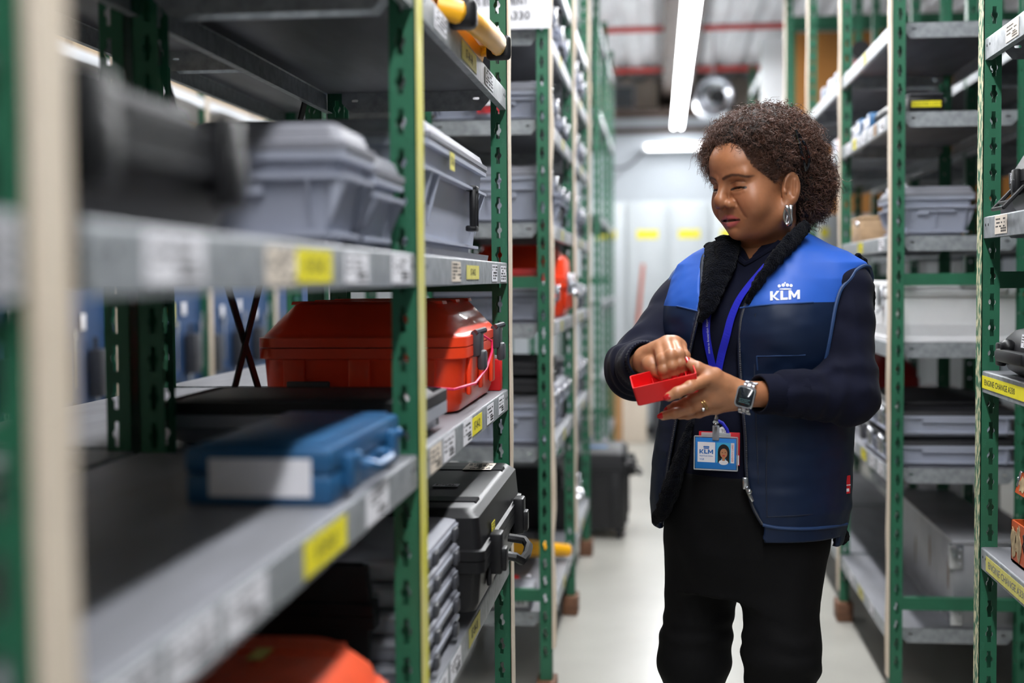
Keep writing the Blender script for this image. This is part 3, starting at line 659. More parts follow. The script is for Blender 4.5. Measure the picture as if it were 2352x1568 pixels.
# ------------------------------------------------------------------ right foreground rack
X = AR+.012
bkc = empty('hard_case', (X, 2.66, 1.4555), 'black ribbed hard case with stand handle on the upper right shelf', 'case', rz=math.pi)
q = MB(); q.loft([(0, -.15, 0, .135, .185, .02), (.01, -.15, 0, .142, .192, .02), (.055, -.15, 0, .15, .20, .02)], n=4); q.build('lower_shell', M['blackp'], bkc)
q = MB(); q.loft([(.057, -.15, 0, .15, .20, .02), (.08, -.15, 0, .15, .20, .02), (.082, -.15, 0, .143, .193, .02), (.115, -.15, 0, .128, .178, .03), (.135, -.15, 0, .105, .155, .03)], n=5); q.build('lid', M['blackrough'], bkc)
for yy in (-.11, .11): q = MB(); q.rbox(-.002, .010, yy-.016, yy+.016, .03, .082, .003); q.rbox(.008, .012, yy-.010, yy+.010, .036, .062, .002); q.build('latch', M['blackp'], bkc)
q = MB()
for yy in (-.16, -.075): q.tube([(-.006, yy, .05), (.034, yy-.008, .006)], .004, 6)
q.tube([(.034, -.168, .006), (.034, -.083, .006)], .004, 6); q.tube([(.024, -.166, .018), (.024, -.081, .018)], .003, 6); q.build('bail_handle', M['blackp'], bkc)
case_sticker(bkc, .0006, -.155, .068, .022, .02, (1, 0, 0), (0, 0, 1), 'dense')
c2 = empty('hard_case', (X-.002, 2.70, 1.1255), 'rounded glossy black case on the right shelf above the yellow strip', 'case', rz=math.pi)
q = MB(); q.loft([(0, -.13, 0, .10, .19, .04), (.012, -.13, 0, .118, .208, .04), (.03, -.13, 0, .125, .215, .04), (.05, -.13, 0, .125, .215, .04)], n=6); q.build('lower_shell', M['blackp'], c2)
q = MB(); q.loft([(.0515, -.13, 0, .126, .216, .04), (.056, -.13, 0, .126, .216, .04), (.075, -.13, 0, .122, .212, .04), (.092, -.13, 0, .108, .198, .045), (.1, -.13, 0, .085, .175, .045)], n=6); q.build('lid', M['blackrough'], c2)
for yy in (-.185, .16): MB().rbox(-.008, .008, yy-.016, yy+.016, .018, .066, .004).build('latch', M['blackp'], c2)
q = MB(); q.rbox(.002, .022, -.15, .06, .03, .056, .006); q.build('handle', M['blackp'], c2); q = MB(); q.sphere((.004, -.11, .06), .016, 0, 10); q.build('handle_hinge', M['blackp'], c2)
case_sticker(c2, -.004, -.02, .076, .04, .026, (1, 0, .1), (0, 0, 1), 'barcode')
ob = empty('metal_toolbox', (X+.018, 2.66, .7435), 'open orange metal toolbox with torn tape on the lower right shelf', 'toolbox', rz=math.pi)
q = MB(); D_, L_ = .22, .42; t_ = .004
q.box(-D_, 0, -L_/2, L_/2, .001, .005); q.box(-t_, 0, -L_/2, L_/2, .001, .085); q.box(-D_, -D_+t_, -L_/2, L_/2, .001, .085); q.box(-D_, 0, -L_/2, -L_/2+t_, .001, .085); q.box(-D_, 0, L_/2-t_, L_/2, .001, .085); q.build('tray', M['orangem'], ob)
LM_ = Matrix.Translation((-D_, 0, .088)) @ Matrix.Rotation(math.radians(-14), 4, 'Y') @ Matrix.Translation((D_, 0, 0))
q = MB(); q.box(-D_, 0, -L_/2, L_/2, .04, .044); q.box(-t_, 0, -L_/2, L_/2, 0, .042); q.box(-D_, -D_+t_, -L_/2, L_/2, 0, .042); q.box(-D_, 0, -L_/2, -L_/2+t_, 0, .042); q.box(-D_, 0, L_/2-t_, L_/2, 0, .042)
q.xf(LM_); tlid = q.build('lid', M['orangem'], ob)
q = MB(); q.tube([(.002, .1, .03), (.008, .1, .05), (.012, .1, .078), (.004, .1, .086)], .004, 6); q.tube([(.004, .085, .03), (.010, .085, .055), (.004, .085, .075)], .003, 6); q.rbox(.0, .006, .078, .108, .012, .045, .002)
q.xf(Matrix.Translation((0, -.16, 0))); q.build('latch', M['steel'], ob)
q = MB(); q.rbox(-.016, -.006, -.09, -.07, .06, .105, .002); q.build('hinge_plate', M['steel'], ob)
q = MB(); q.rbox(-.012, .002, -L_/2-.0015, -L_/2+.012, .012, .046, .003); q.sphere((.002, -L_/2+.006, .03), .003, 0, 8); q.xf(LM_); q.build('corner_plate', M['steel'], tlid)
for j, (zz, yc, sy, sz, LMx, par) in enumerate(((.046, -L_/2+.022, .020, .030, None, ob), (.044, -L_/2+.060, .020, .034, None, ob), (.020, -L_/2+.045, .026, .018, LM_, tlid))):
    rnd = random.Random(j+5); n = 22; pts = [(yc+sy*(.55+.75*rnd.random())*math.cos(6.283*i/n), min(.083, max(.004, zz+sz*(.55+.75*rnd.random())*math.sin(6.283*i/n)))) for i in range(n)]
    q = MB(); q.prism(pts, .0003, .0013, 0, 'x')
    if LMx: q.xf(LMx)
    q.build('torn_tape', M['cardtape'], par)
tote(X, 2.55, 1.8345, .40, .3, .16, 1, 'grey box on the highest visible right shelf at the frame edge', handle=False)

# ------------------------------------------------------------------ right rack beyond the cross aisle
X = AR+.012; y1 = R1['ys'][0]
t = tote(X+.03, y1+.34, 1.452, .40, .235, .155, 1, 'grey lidded box with white knobs on the right rack', handle=False, latches=False)
for yy in (-.12, .12): MB().sphere((-.03, yy, .158), .014, 0, 8).build('knob', M['paper'], t)
e = empty('wooden_box', (X, y1+.80, 1.452), 'small pale wooden box behind the grey box on the right rack', 'box', rz=math.pi); MB().rbox(-.17, 0, -.14, .14, 0, .075, .003).build('body', M['palewood'], e); MB().rbox(-.172, .002, -.142, .142, .0755, .088, .003).build('lid', M['palewood'], e); MB().sphere((.004, .05, .062), .010, 0, 8).build('stud', M['steel'], e)
tote(X, y1+1.30, 1.13+.0, .30, .36, .13, 1, 'grey box seen past the shoulder of the woman on the right rack', handle=False)
wb = empty('white_case', (X, y1+.37, 1.1295), 'long white aluminium case under the green beam on the right rack', 'case', rz=math.pi)
q = MB(); q.rbox(-.385, -.004, -.29, .29, 0, .135, .004); q.box(-.389, 0, -.294, .294, .0, .012); 
for j in range(14): q.box(-.386, -.003, -.2912, .2912, .02+.0035*j*.7, .0215+.0035*j*.7)
q.build('body', M['whitem'], wb)
q = MB(); q.rbox(-.389, 0, -.294, .294, .136, .160, .003); q.rbox(-.387, -.002, -.292, .292, .162, .186, .006); q.build('lid', M['whitem'], wb)
for yy in (-.16, .13): q = MB(); q.rbox(-.002, .014, yy-.03, yy+.03, .105, .17, .004); q.tube([(.004, yy-.02, .1), (.016, yy, .085), (.004, yy+.02, .1)], .004, 6); q.build('latch', M['steel'], wb)
q = MB(); q.cyl((-.33, .294, .165), (-.33, .300, .165), .012, 14); q.tube([(-.33, .298, .165), (-.28, .30, .172), (-.2, .298, .18)], .005, 6); q.build('corner_stay', M['whitem'], wb)
for i in range(2):
    e = empty('flat_box', (X-.004, y1+.36, .7475+i*.092), ('lower', 'upper')[i]+' flat grey latched box in the stack of two on the right rack', 'box', 'flat grey latched boxes', rz=math.pi)
    q = MB(); hw, hd, cx = .19, .285, -.19
    q.loft([(0, cx, 0, hw-.02, hd-.02, .01), (.01, cx, 0, hw-.02, hd-.02, .01), (.01, cx, 0, hw-.004, hd-.004, .01), (.015, cx, 0, hw-.004, hd-.004, .01), (.015, cx, 0, hw-.014, hd-.014, .01), (.056, cx, 0, hw-.012, hd-.012, .01), (.056, cx, 0, hw, hd, .01), (.064, cx, 0, hw, hd, .01)], smooth=False, n=3)
    for sy in (-1, 1):
        q.box(cx-.09, cx+.09, *sorted((sy*(hd-.013), sy*(hd-.002))), .044, .056)
        for xx in (-.03, -.35): q.box(xx-.002, xx+.002, *sorted((sy*(hd-.013), sy*(hd-.002))), .015, .056)
    q.build('body', M['tote'], e)
    q = MB(); q.loft([(.065, cx, 0, hw-.004, hd-.004, .01), (.078, cx, 0, hw-.006, hd-.006, .012), (.09, cx, 0, hw-.03, hd-.03, .02)], n=4); q.build('lid', M['blackrough'], e)
    for yy in (-.2, -.02, .2): q = MB(); q.rbox(-.003, .016, yy-.022, yy+.022, .03, .085, .005); q.sphere((.012, yy, .08), .012, 0, 8); q.build('latch', M['steel'] if yy > -.1 else M['darkgrey'], e)
e = empty('black_tray', (X, y1+.40, .933), 'curved black tray lying upside down on the flat grey boxes', 'tray', rz=math.pi); q = MB(); q.loft([(0, -.19, 0, .17, .25, .04), (.008, -.19, 0, .165, .245, .04), (.02, -.19, 0, .09, .18, .04)], n=5); q.build('shell', M['blackp'], e)
ac = empty('aluminium_crate', (.884, y1+.06+.5, .2585), 'big scuffed aluminium crate on the bottom right shelf', 'crate')
q = MB(); q.rbox(0, .20, -.5, .5, 0, .255, .004); q.box(-.002, .202, -.502, .502, 0, .012); q.build('body', M['alum'], ac)
q = MB(); q.rbox(-.003, .203, -.503, .503, .2555, .268, .003); q.build('lid', M['alum'], ac)
for zz in (.235, .06):
    q = MB(); q.rbox(-.006, .03, -.507, -.5, zz-.055, zz+.02, .004); q.rbox(-.007, -.001, -.507, -.47, zz-.055, zz+.02, .004)
    for j in range(3): q.sphere((.02, -.508, zz-.04+.022*j), .004, 0, 8)
    q.build('corner_hinge', M['steel'], ac)
for (yy, zz) in ((-.44, .16), (-.15, .17), (.1, .12)):
    rnd = random.Random(int(zz*100)); q = MB(); q.prism([(yy+.012*(.6+.6*rnd.random())*math.cos(6.283*i/10), zz+.05*(.6+.6*rnd.random())*math.sin(6.283*i/10)) for i in range(10)], -.0012, -.0003, 0, 'x'); q.build('stain_patch', M['stain'], ac)
hard_case(.83+.0, 5.78, .7475, .5, .2, .26, 1, 'dark red case behind the flat grey boxes', mat('dim_red', '#a02220', .5), ribs=2, latch=0, handle=False)
# small things along the upper right shelf
e = empty('black_box', (X+.05, y1+.20, 1.8235), 'black box with yellow label at the end of the upper right shelf', 'box', rz=math.pi); MB().rbox(-.105, 0, -.10, .12, 0, .050, .006).build('body', M['blackp'], e); MB().rbox(-.103, -.002, -.098, .118, .051, .060, .004).build('lid', M['darkgrey'], e)
case_sticker(e, -.052, .1205, .026, .088, .018, (0, 1, 0), (0, 0, 1), 'GROUND LOCK', 'yellow')
e = empty('torch', (X+.01, y1+.36, 1.8235), 'black tool lying on the upper right shelf beside the yellow label box', 'tool', rz=math.pi); MB().tube([(-.05, .12, .03), (-.03, 0, .035), (-.02, -.13, .03)], [.03, .022, .02], 10).build('barrel', M['blackp'], e); MB().tube([(-.03, 0, .035), (-.06, .02, .075), (-.045, -.06, .085)], .012, 8).build('grip', M['darkgrey'], e)
small = [(.55, .07, .055, 'bluecase', 'small blue box with a white face beside the black tool', 'blue'), (.66, .06, .045, 'paper', 'small white carton standing on the upper right shelf lip', 'w'), (.78, .09, .06, 'bluecase', 'blue and white carton farther along the upper right shelf', 'b'), (.92, .07, .05, 'paper', 'pale carton near the second post of the upper right shelf', 'w')]
for yy, l_, h_, m_, lab, _ in small:
    e = empty('carton', (X, y1+yy, 1.8235), lab, 'carton', rz=math.pi); MB().rbox(-.10, 0, -l_/2, l_/2, 0, h_, .003).build('body', M[m_], e); MB().box(-.0, .0008, -l_*.35, l_*.35, h_*.25, h_*.8).build('face_label', M['paper' if m_ != 'paper' else 'greyink'], e)
e = empty('wire_coil', (X+.05, y1+1.02, 1.8235), 'coil of yellow wire at the end of the upper right shelf', 'wire', rz=math.pi); MB().tube([(-.05+.04*math.cos(.5*i), .05*math.sin(.5*i), .008+.0012*i) for i in range(40)], .004, 6).build('coil', M['yellow'], e)
for j, (yy, z_, m_, lab) in enumerate([(1.28, 1.8235, 'redbox', 'red and blue carton on the upper shelf of the second right bay'), (1.45, 1.8235, 'paper', 'white carton on the upper shelf of the second right bay'),
        (1.42, 2.089, 'alum', 'grey carton on the top shelf of the second right bay'), (1.62, 2.089, 'paper', 'pale box on the top shelf of the second right bay'), (1.86, 2.089, 'alum', 'silver box farther along the top right shelf')]):
    e = empty('carton', (X, y1+yy, z_), lab, 'carton', rz=math.pi); MB().rbox(-.12, 0, -.05, .05, 0, .055, .003).build('body', M[m_], e); MB().box(0, .0008, -.03, .03, .012, .045).build('face_label', M['bluecase'], e)
e = empty('black_drill', (X+.06, y1+1.22, 2.089), 'black cordless tool with pink grip on the top right shelf', 'tool', rz=math.pi); MB().tube([(0, .08, .10), (0, -.07, .10)], [.035, .03], 12).build('housing', M['blackp'], e); MB().tube([(0, .02, .09), (0, .035, .0)], [.02, .026], 10).build('grip', mat('dusty_pink', '#b97a78', .5), e)
# racks and boards further right
BR = rack(-1, AR+DEP+.055+DEP, [YR+BAY, YR+2*BAY, YR+3*BAY, YR+4*BAY], [.2575, .747, 1.129, 1.4515, 1.823, 2.088], 'shaded green rack added back to back behind the right rack for darkness')  # rack added to keep the depth behind R1 dark; also carries the white bin
e = empty('white_bin', (1.24, y1+.72, 1.4525), 'white plastic bin on the shaded rack behind the right rack', 'bin'); q = MB(); q.loft([(0, 0, 0, .09, .1, .02), (.12, 0, 0, .12, .13, .02)]); q.build('tub', M['paper'], e); MB().rbox(-.125, .125, -.135, .135, .1205, .135, .006).build('rim', M['paper'], e)
for j, (xx, yy, z_, l_, h_, lab) in enumerate([(1.18, .3, 1.13, .25, .16, 'brown carton behind the white case in the shaded rack'), (1.18, .75, 1.13, .3, .14, 'second brown carton in the shaded rack behind the white case'), (1.18, .35, .748, .22, .24, 'tall brown carton behind the flat grey boxes'), (1.2, 1.5, 1.452, .4, .1, 'long brown carton deep in the shaded rack')]):
    e = empty('carton', (xx, y1+yy, z_), lab, 'carton', 'brown cartons in the shaded rack'); MB().rbox(0, .3, -l_/2, l_/2, 0, h_, .004).build('body', M['card'], e); MB().box(.1, .16, -l_/2-.0006, l_/2+.0006, h_*.3, h_+.0006).build('tape', M['cardtape'], e)
pb = empty('plywood_board', (2.1, 9.25, .1), 'large brown plywood board rising behind the right rack', 'board')
for j in range(3): MB().box(-1.2+.82*j, -.39+.82*j, 0, .018, 1.65, 2.85).build('panel', M['plywood'], pb)
MB().box(-1.25, 1.3, -.04, .05, 2.86, 2.95).build('top_rail', M['green'], pb)
for xx in (-1.22, 0, 1.22): MB().box(xx-.03, xx+.03, .02, .07, -.1, 2.86).build('upright', M['green'], pb)
# ------------------------------------------------------------------ far end of the aisle
M['cab'] = mat('cabinet_white', '#b9bfc3', .4, 0, .02, 4)
for i in range(5):
    x0 = -.98+.70*i
    e = empty('steel_cabinet', (x0, 11.5, 0), ('leftmost white steel cabinet partly behind the far rack', 'second white steel cabinet at the end of the aisle', 'third white steel cabinet behind the woman', 'fourth white steel cabinet hidden by the right rack', 'rightmost white steel cabinet')[i], 'cabinet', 'white steel cabinets')
    MB().box(0, .695, .02, .45, .08, 1.98).build('body', M['cab'], e)
    MB().box(.01, .685, .04, .44, 0, .08).build('plinth', M['darkgrey'], e)
    for d in (0, 1):
        dr = MB().rbox(.004+.348*d, .344+.348*d, 0, .019, .10, 1.965, .004).build('door', M['cab'], e)
        MB().rbox(.30 if d == 0 else .375, .318 if d == 0 else .393, -.02, 0, .95, 1.09, .004).build('handle', M['darkgrey'], dr)
        p = onY(1482+95*0, 534, 11.5)
        sx = .348*d+.174; q = MB(); sticker(q, facing((sx, -.001, 1.70), (0, -1, 0)), .18, .075, 'dense', i*2+d); q.build('door_label', [M['yellow'], M['oldyellow']], dr)
q = empty('air_jet_nozzle', (.48, 12.2, 2.93), 'round shiny metal air nozzle hanging under the roof', 'air nozzle')
Rn = Matrix.Rotation(math.pi/2, 4, 'X')
MB().lathe([(.06, .02), (.075, -.02), (.12, .0), (.165, .03), (.175, .06), (.175, -.35), (.16, -.36), (.16, .0)], 32, 0, Rn).build('duct', M['steel'], q)
MB().lathe([(.001, .012), (.062, .012), (.062, .0)], 24, 0, Matrix.Translation((.02, 0, 0)) @ Rn).build('nozzle_hole', M['ink'], q)
MB().tube([(0, .2, .17), (0, .2, HC-2.93)], .012, 6).build('hanger', M['steel'], q)
# clutter in front of the cabinets
for (x, y, w_, d_, h_, m_, lab) in [(-.33, 11.0, .22, .25, .42, 'paperbuff', 'pale carton on the floor in front of the white cabinets'), (-.06, 11.05, .14, .3, .36, 'darkgrey', 'dark grey bin on the floor by the white cabinets'), (-.42, 10.7, .12, .12, .62, 'card', 'tall brown carton beside the far left rack')]:
    e = empty('carton', (x, y, 0), lab, 'carton'); MB().rbox(0, w_, 0, d_, 0, h_, .01).build('body', M[m_], e); MB().rbox(-.004, w_+.004, -.004, d_+.004, h_, h_+.02, .004).build('lid', M[m_], e)
e = empty('push_broom', (-.26, 11.2, 0), 'broom with orange handle leaning at the white cabinets', 'broom')
MB().tube([(0, 0, .1), (.12, .14, 1.45)], .014, 8).build('handle', M['orangem'], e); MB().rbox(-.14, .14, -.03, .03, .0, .10, .01).build('head', M['darkgrey'], e)
e = empty('safety_helmet', (-.24, 11.1, .444), 'white helmet resting on the pale carton', 'helmet'); MB().lathe([(.001, .15), (.06, .14), (.10, .09), (.115, .03), (.15, .012), (.15, .004), (.11, .004)], 20).build('shell', M['paper'], e)
# ------------------------------------------------------------------ other aisle seen through the left rack
XW = -2.85
M['bluepanel'] = mat('blue_panel', '#2d4a74', .5, 0, .06, 4)
tb = empty('tool_board', (XW, 7.5, 0), 'blue tool board with hanging tools in the next aisle on the left', 'tool board')
for j in range(5): MB().box(-.03, 0, -3.6+1.45*j, -2.17+1.45*j, .5, 2.0).build('panel', M['bluepanel'], tb)
for j in range(6):
    MB().box(.0, .05, -3.64+1.45*j, -3.58+1.45*j, 0, 2.75).build('upright', M['green'], tb); MB().box(.05, .06, -3.64+1.45*j, -3.58+1.45*j, 0, 2.75).build('edge_strip', M['pale'], tb)
MB().box(-.3, .05, -3.6, 3.65, 2.40, 2.46).build('shelf', M['whitep'], tb)
rnd = random.Random(5)
WR = MB(); WR.rbox(-.004, .004, -.014, .014, -.26, 0, .003); WR.lathe([(.012, -.006), (.03, -.006), (.03, .006), (.012, .006), (.012, -.006)], 12, 0, Matrix.Rotation(math.pi/2, 4, 'Y')); WR = WR.mesh('wrench', [M['steel']])
WD = MB(); WD.rbox(-.02, .05, -.05, .05, -.3, -.06, .008); WD.tube([(0, 0, -.06), (0, 0, 0)], .012, 8); WD = WD.mesh('holder', [M['darkgrey']])
TG = MB(); TG.rbox(-.002, .002, -.035, .035, -.04, .04, .01); TG = TG.mesh('tag', [M['paper']])
NUM = ['first', 'second', 'third', 'fourth', 'fifth', 'sixth', 'seventh', 'eighth', 'ninth', 'tenth', 'eleventh', 'twelfth', 'thirteenth', 'fourteenth', 'fifteenth']
n = 0
for row, (z_, k0) in enumerate(((1.72, 0), (1.05, 1), (.72, 0))):
    for j in range(30):
        y = 4.2+.23*j+.06*rnd.random(); n += 1
        if abs(((y-7.5+3.6) % 1.45)) < .1: continue
        o = link(('hanging_wrench', 'hanging_holder')[(j+row) % 2], (WR, WD)[(j+row) % 2], None, (XW+.03, y, z_+.05*rnd.random()))
        setp(o, ('%s steel ring spanner', '%s dark tool holder')[(j+row) % 2] % NUM[j//2]+' from near end, %s row of tool board' % ('top', 'middle', 'lowest')[row], 'tool', ('spanners', 'holders')[(j+row) % 2]+' on the blue tool board')
for j in range(14):
    o = link('paper_tag', TG, None, (XW+.012, 5.0+.36*j, 1.10+.035*(j % 3))); setp(o, '%s white paper tag from the near end on the blue tool board' % NUM[j], 'tag', 'white tags on the tool board')
o = MB().box(0, .004, -.14, .14, -.05, .05).build('yellow_plate', M['yellow'], None, tuple(onX(379, 716, XW+.004))); setp(o, 'yellow plate fixed on the blue tool board', 'plate')
for j in range(7):
    e = empty('carton', (XW-.27, 4.4+1.0*j, 2.461), '%s pale carton from the near end on the high shelf above the tool board' % NUM[j], 'carton', 'pale cartons on the high shelf'); MB().rbox(0, .28, 0, .9, 0, .32, .006).build('body', M['cream'], e); MB().box(.1, .16, -.0006, .9006, .1, .3206).build('tape', M['cardtape'], e)
# ------------------------------------------------------------------ implicit surfaces (numpy), meshed with surface nets
def V3(*a): return np.array(a, float)
def ell(p, c, r):
    q = p-np.asarray(c, float); r = np.asarray(r, float); k0 = np.sqrt(((q/r)**2).sum(1)); k1 = np.sqrt(((q/(r*r))**2).sum(1))+1e-9
    return k0*(k0-1)/k1
def sph(p, c, r): return np.sqrt(((p-np.asarray(c, float))**2).sum(1))-r
def rcone(p, a, b, r0, r1):
    a = np.asarray(a, float); b = np.asarray(b, float); ba = b-a; t = np.clip(((p-a)@ba)/(ba@ba), 0, 1)
    return np.sqrt(((p-a-t[:, None]*ba)**2).sum(1))-(r0+(r1-r0)*t)
def smin(a, b, k):
    h = np.clip(.5+.5*(b-a)/k, 0, 1); return b*(1-h)+a*h-k*h*(1-h)
def ssub(a, b, k): return -smin(-a, b, k)            # a minus b
def chain(p, pts, rs, k=.006):
    d = None
    for i in range(len(pts)-1):
        e = rcone(p, pts[i], pts[i+1], rs[i], rs[i+1]); d = e if d is None else smin(d, e, k)
    return d
def nets(f, lo, hi, h, B=8, lip=1.25):
    lo = np.asarray(lo, float); hi = np.asarray(hi, float); nb = np.ceil((hi-lo)/(h*B)).astype(int); n = nb*B
    bc = np.stack(np.meshgrid(*[np.arange(k) for k in nb], indexing='ij'), -1).reshape(-1, 3)
    dc = f(lo+(bc*B+(B-1)/2)*h)
    G = np.repeat(np.repeat(np.repeat(np.where(dc < 0, -1., 1.).reshape(nb), B, 0), B, 1), B, 2).astype(np.float32)
    act = bc[np.abs(dc) < B*h*.9*lip+2*h]
    off = np.stack(np.meshgrid(*[np.arange(B)]*3, indexing='ij'), -1).reshape(-1, 3)
    for i in range(0, len(act), 400):
        ix = (act[i:i+400, None, :]*B+off[None]).reshape(-1, 3)
        G[ix[:, 0], ix[:, 1], ix[:, 2]] = f(lo+ix*h)
    S = G < 0
    c = np.zeros(tuple(n-1), np.int8)
    for a in (0, 1):
        for b in (0, 1):
            for d in (0, 1): c += S[a:n[0]-1+a, b:n[1]-1+b, d:n[2]-1+d]
    A = np.argwhere((c > 0) & (c < 8)); idx = -np.ones(c.shape, np.int64); idx[A[:, 0], A[:, 1], A[:, 2]] = np.arange(len(A))
    acc = np.zeros((len(A), 3)); num = np.zeros(len(A))
    cor = [(a, b, d) for a in (0, 1) for b in (0, 1) for d in (0, 1)]
    val = {q: G[A[:, 0]+q[0], A[:, 1]+q[1], A[:, 2]+q[2]].astype(float) for q in cor}
    for q in cor:
        for ax in range(3):
            if q[ax]: continue
            w = list(q); w[ax] = 1; w = tuple(w); v0, v1 = val[q], val[w]; m = (v0 < 0) != (v1 < 0)
            t = np.where(m, v0/np.where(m, v0-v1, 1), 0); pt = np.tile(np.array(q, float), (len(A), 1)); pt[:, ax] = t
            acc += pt*m[:, None]; num += m
    P = lo+(A+acc/num[:, None])*h
    F = []
    for ax in range(3):
        u, v = [(1, 2), (2, 0), (0, 1)][ax]
        s0 = [slice(None)]*3; s1 = [slice(None)]*3; s0[ax] = slice(0, -1); s1[ax] = slice(1, None)
        E = np.argwhere(S[tuple(s0)] != S[tuple(s1)]); E = E[(E[:, u] > 0) & (E[:, v] > 0) & (E[:, u] < n[u]-1) & (E[:, v] < n[v]-1)]
        sg = S[E[:, 0], E[:, 1], E[:, 2]]
        def C(du, dv):
            q = E.copy(); q[:, u] -= du; q[:, v] -= dv; return idx[q[:, 0], q[:, 1], q[:, 2]]
        Q = np.stack([C(1, 1), C(0, 1), C(0, 0), C(1, 0)], 1); Q[~sg] = Q[~sg][:, ::-1]; F.append(Q)
    F = np.concatenate(F); F = F[(F >= 0).all(1)]
    return P, F
def np_mesh(name, P, F, mats, cols=None, smooth=True):
    me = bpy.data.meshes.new(name); me.vertices.add(len(P)); me.vertices.foreach_set('co', P.astype(np.float32).ravel())
    k = F.shape[1]; me.loops.add(F.size); me.loops.foreach_set('vertex_index', F.astype(np.int32).ravel()); me.polygons.add(len(F))
    me.polygons.foreach_set('loop_start', np.arange(0, F.size, k, dtype=np.int32)); me.polygons.foreach_set('loop_total', np.full(len(F), k, np.int32))
    me.update(calc_edges=True)
    me.polygons.foreach_set('use_smooth', np.full(len(F), smooth))
    if cols is not None:
        a = me.color_attributes.new('Col', 'FLOAT_COLOR', 'POINT'); a.data.foreach_set('color', np.c_[cols, np.ones(len(P))].astype(np.float32).ravel())
    for m in (mats if isinstance(mats, (list, tuple)) else [mats]): me.materials.append(m)
    me.validate(); return me
def join(parts):
    P = []; F = []; C = []; n = 0
    for p, f, c in parts: P.append(p); F.append(f+n); C.append(c); n += len(p)
    return np.concatenate(P), np.concatenate(F), np.concatenate(C)
def hash_noise(P, s, seed=0):
    """smooth value noise"""
    q = P/s+seed*17.3; i = np.floor(q).astype(np.int64); f = q-i; f = f*f*(3-2*f); r = 0
    for a in (0, 1):
        for b in (0, 1):
            for c in (0, 1):
                k = (i[:, 0]+a)*73856093 ^ (i[:, 1]+b)*19349663 ^ (i[:, 2]+c)*83492791
                k = (k ^ (k >> 13))*1274126177; v = ((k ^ (k >> 16)) & 65535)/65535.
                r = r+v*(f[:, 0] if a else 1-f[:, 0])*(f[:, 1] if b else 1-f[:, 1])*(f[:, 2] if c else 1-f[:, 2])
    return r*2-1
def U(px, py, Y): return np.array(onY(px, py, Y)[:])

# ------------------------------------------------------------------ materials of the person
def skin_mat():
    m = mat('skin', '#a9744e', .42, sss=.12, spec=.5, bump=.16, bscale=900, dist=.0008); nt = m.node_tree
    a = nt.nodes.new('ShaderNodeVertexColor'); a.layer_name = 'Col'; nt.links.new(a.outputs[0], nt.nodes['Principled BSDF'].inputs['Base Color']); return m
M['skin'] = skin_mat()
M['sweat'] = mat('navy_knit', '#0c0f22', .85, 0, .12, 25, .35, 900, dist=.0012, sheen=.04, spec=.15)
M['fleece'] = mat('navy_fleece', '#0a0c14', .95, 0, .4, 150, 1.0, 330, dist=.006, sheen=.05, spec=.05)
M['trouser'] = mat('black_trousers', '#0b0b0d', .8, 0, .1, 30, .15, 500, spec=.2)
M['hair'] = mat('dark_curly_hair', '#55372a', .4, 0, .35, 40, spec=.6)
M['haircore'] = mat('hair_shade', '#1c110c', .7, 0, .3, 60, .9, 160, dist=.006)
M['nail'] = mat('red_nail_varnish', '#b5121c', .2, coat=.5)
M['gold'] = mat('gold', '#d9b878', .25, 1)
M['lanyard'] = mat('blue_ribbon', '#1c22b8', .55, 0, .05, 40)
M['sole'] = mat('shoe_leather', '#141416', .5)
# ------------------------------------------------------------------ body frame
BYAW = math.radians(30)
BF = V3(-math.sin(BYAW), -math.cos(BYAW), 0); BL = V3(math.cos(BYAW), -math.sin(BYAW), 0)
YW = 2.86
levels = [  # image row, image column of the trunk axis, half width, half depth
    (1330, 1708, .145, .125), (1250, 1715, .172, .148), (1150, 1721, .188, .156), (1050, 1725, .187, .152), (950, 1735, .182, .148),
    (850, 1748, .180, .148), (760, 1756, .182, .146), (690, 1762, .188, .135), (640, 1766, .190, .115), (605, 1767, .176, .098), (580, 1765, .140, .086), (560, 1762, .098, .074), (535, 1757, .060, .058), (500, 1750, .04, .04)]
TC = np.array([U(x, y, YW) for y, x, a, b in levels]); TA = np.array([[a, b] for y, x, a, b in levels])
order = np.argsort(TC[:, 2]); TC = TC[order]; TA = TA[order]
def to_local(p):
    z = p[:, 2]; cx = np.interp(z, TC[:, 2], TC[:, 0]); cy = np.interp(z, TC[:, 2], TC[:, 1]); d = p[:, :2]-np.stack([cx, cy], 1)
    return d@BL[:2], d@BF[:2], z
def trunk(p, off=0., bust=True):
    u, v, z = to_local(p); a = np.interp(z, TC[:, 2], TA[:, 0])+off; b = np.interp(z, TC[:, 2], TA[:, 1])+off
    k0 = np.sqrt((u/a)**2+(v/b)**2)+1e-9; k1 = np.sqrt((u/a**2)**2+(v/b**2)**2)+1e-9
    d = k0*(k0-1)/k1*.9
    zt = TC[-1, 2]+off; d = np.maximum(d, z-zt); d = np.maximum(d, TC[0, 2]-.02-off-z)
    if bust:
        zb = U(1700, 740, YW)[2]
        for s in (-1, 1):
            c = np.array([np.interp(zb, TC[:, 2], TC[:, 0]), np.interp(zb, TC[:, 2], TC[:, 1]), zb])+BL*s*.075+BF*.085
            d = smin(d, sph(p, c, .07+off), .06)
    return d
SL_ = U(1934, 664, 2.765); SR_ = U(1600, 656, 2.955)
EL_ = U(1948, 905, 2.70); WL_ = U(1722, 905, 2.585)
ER_ = U(1458, 850, 2.80); WR_ = U(1484, 826, 2.61)
def march(px, py, f, t0=2.2, t1=3.4):
    d = np.array(ray(px, py)[:]); o = np.array(CAMP[:]); t = t0
    for _ in range(90):
        e = f((o+d*t)[None])[0]
        if e < .0004: return o+d*t
        t += max(e*.7, .0004)
        if t > t1: break
    return None
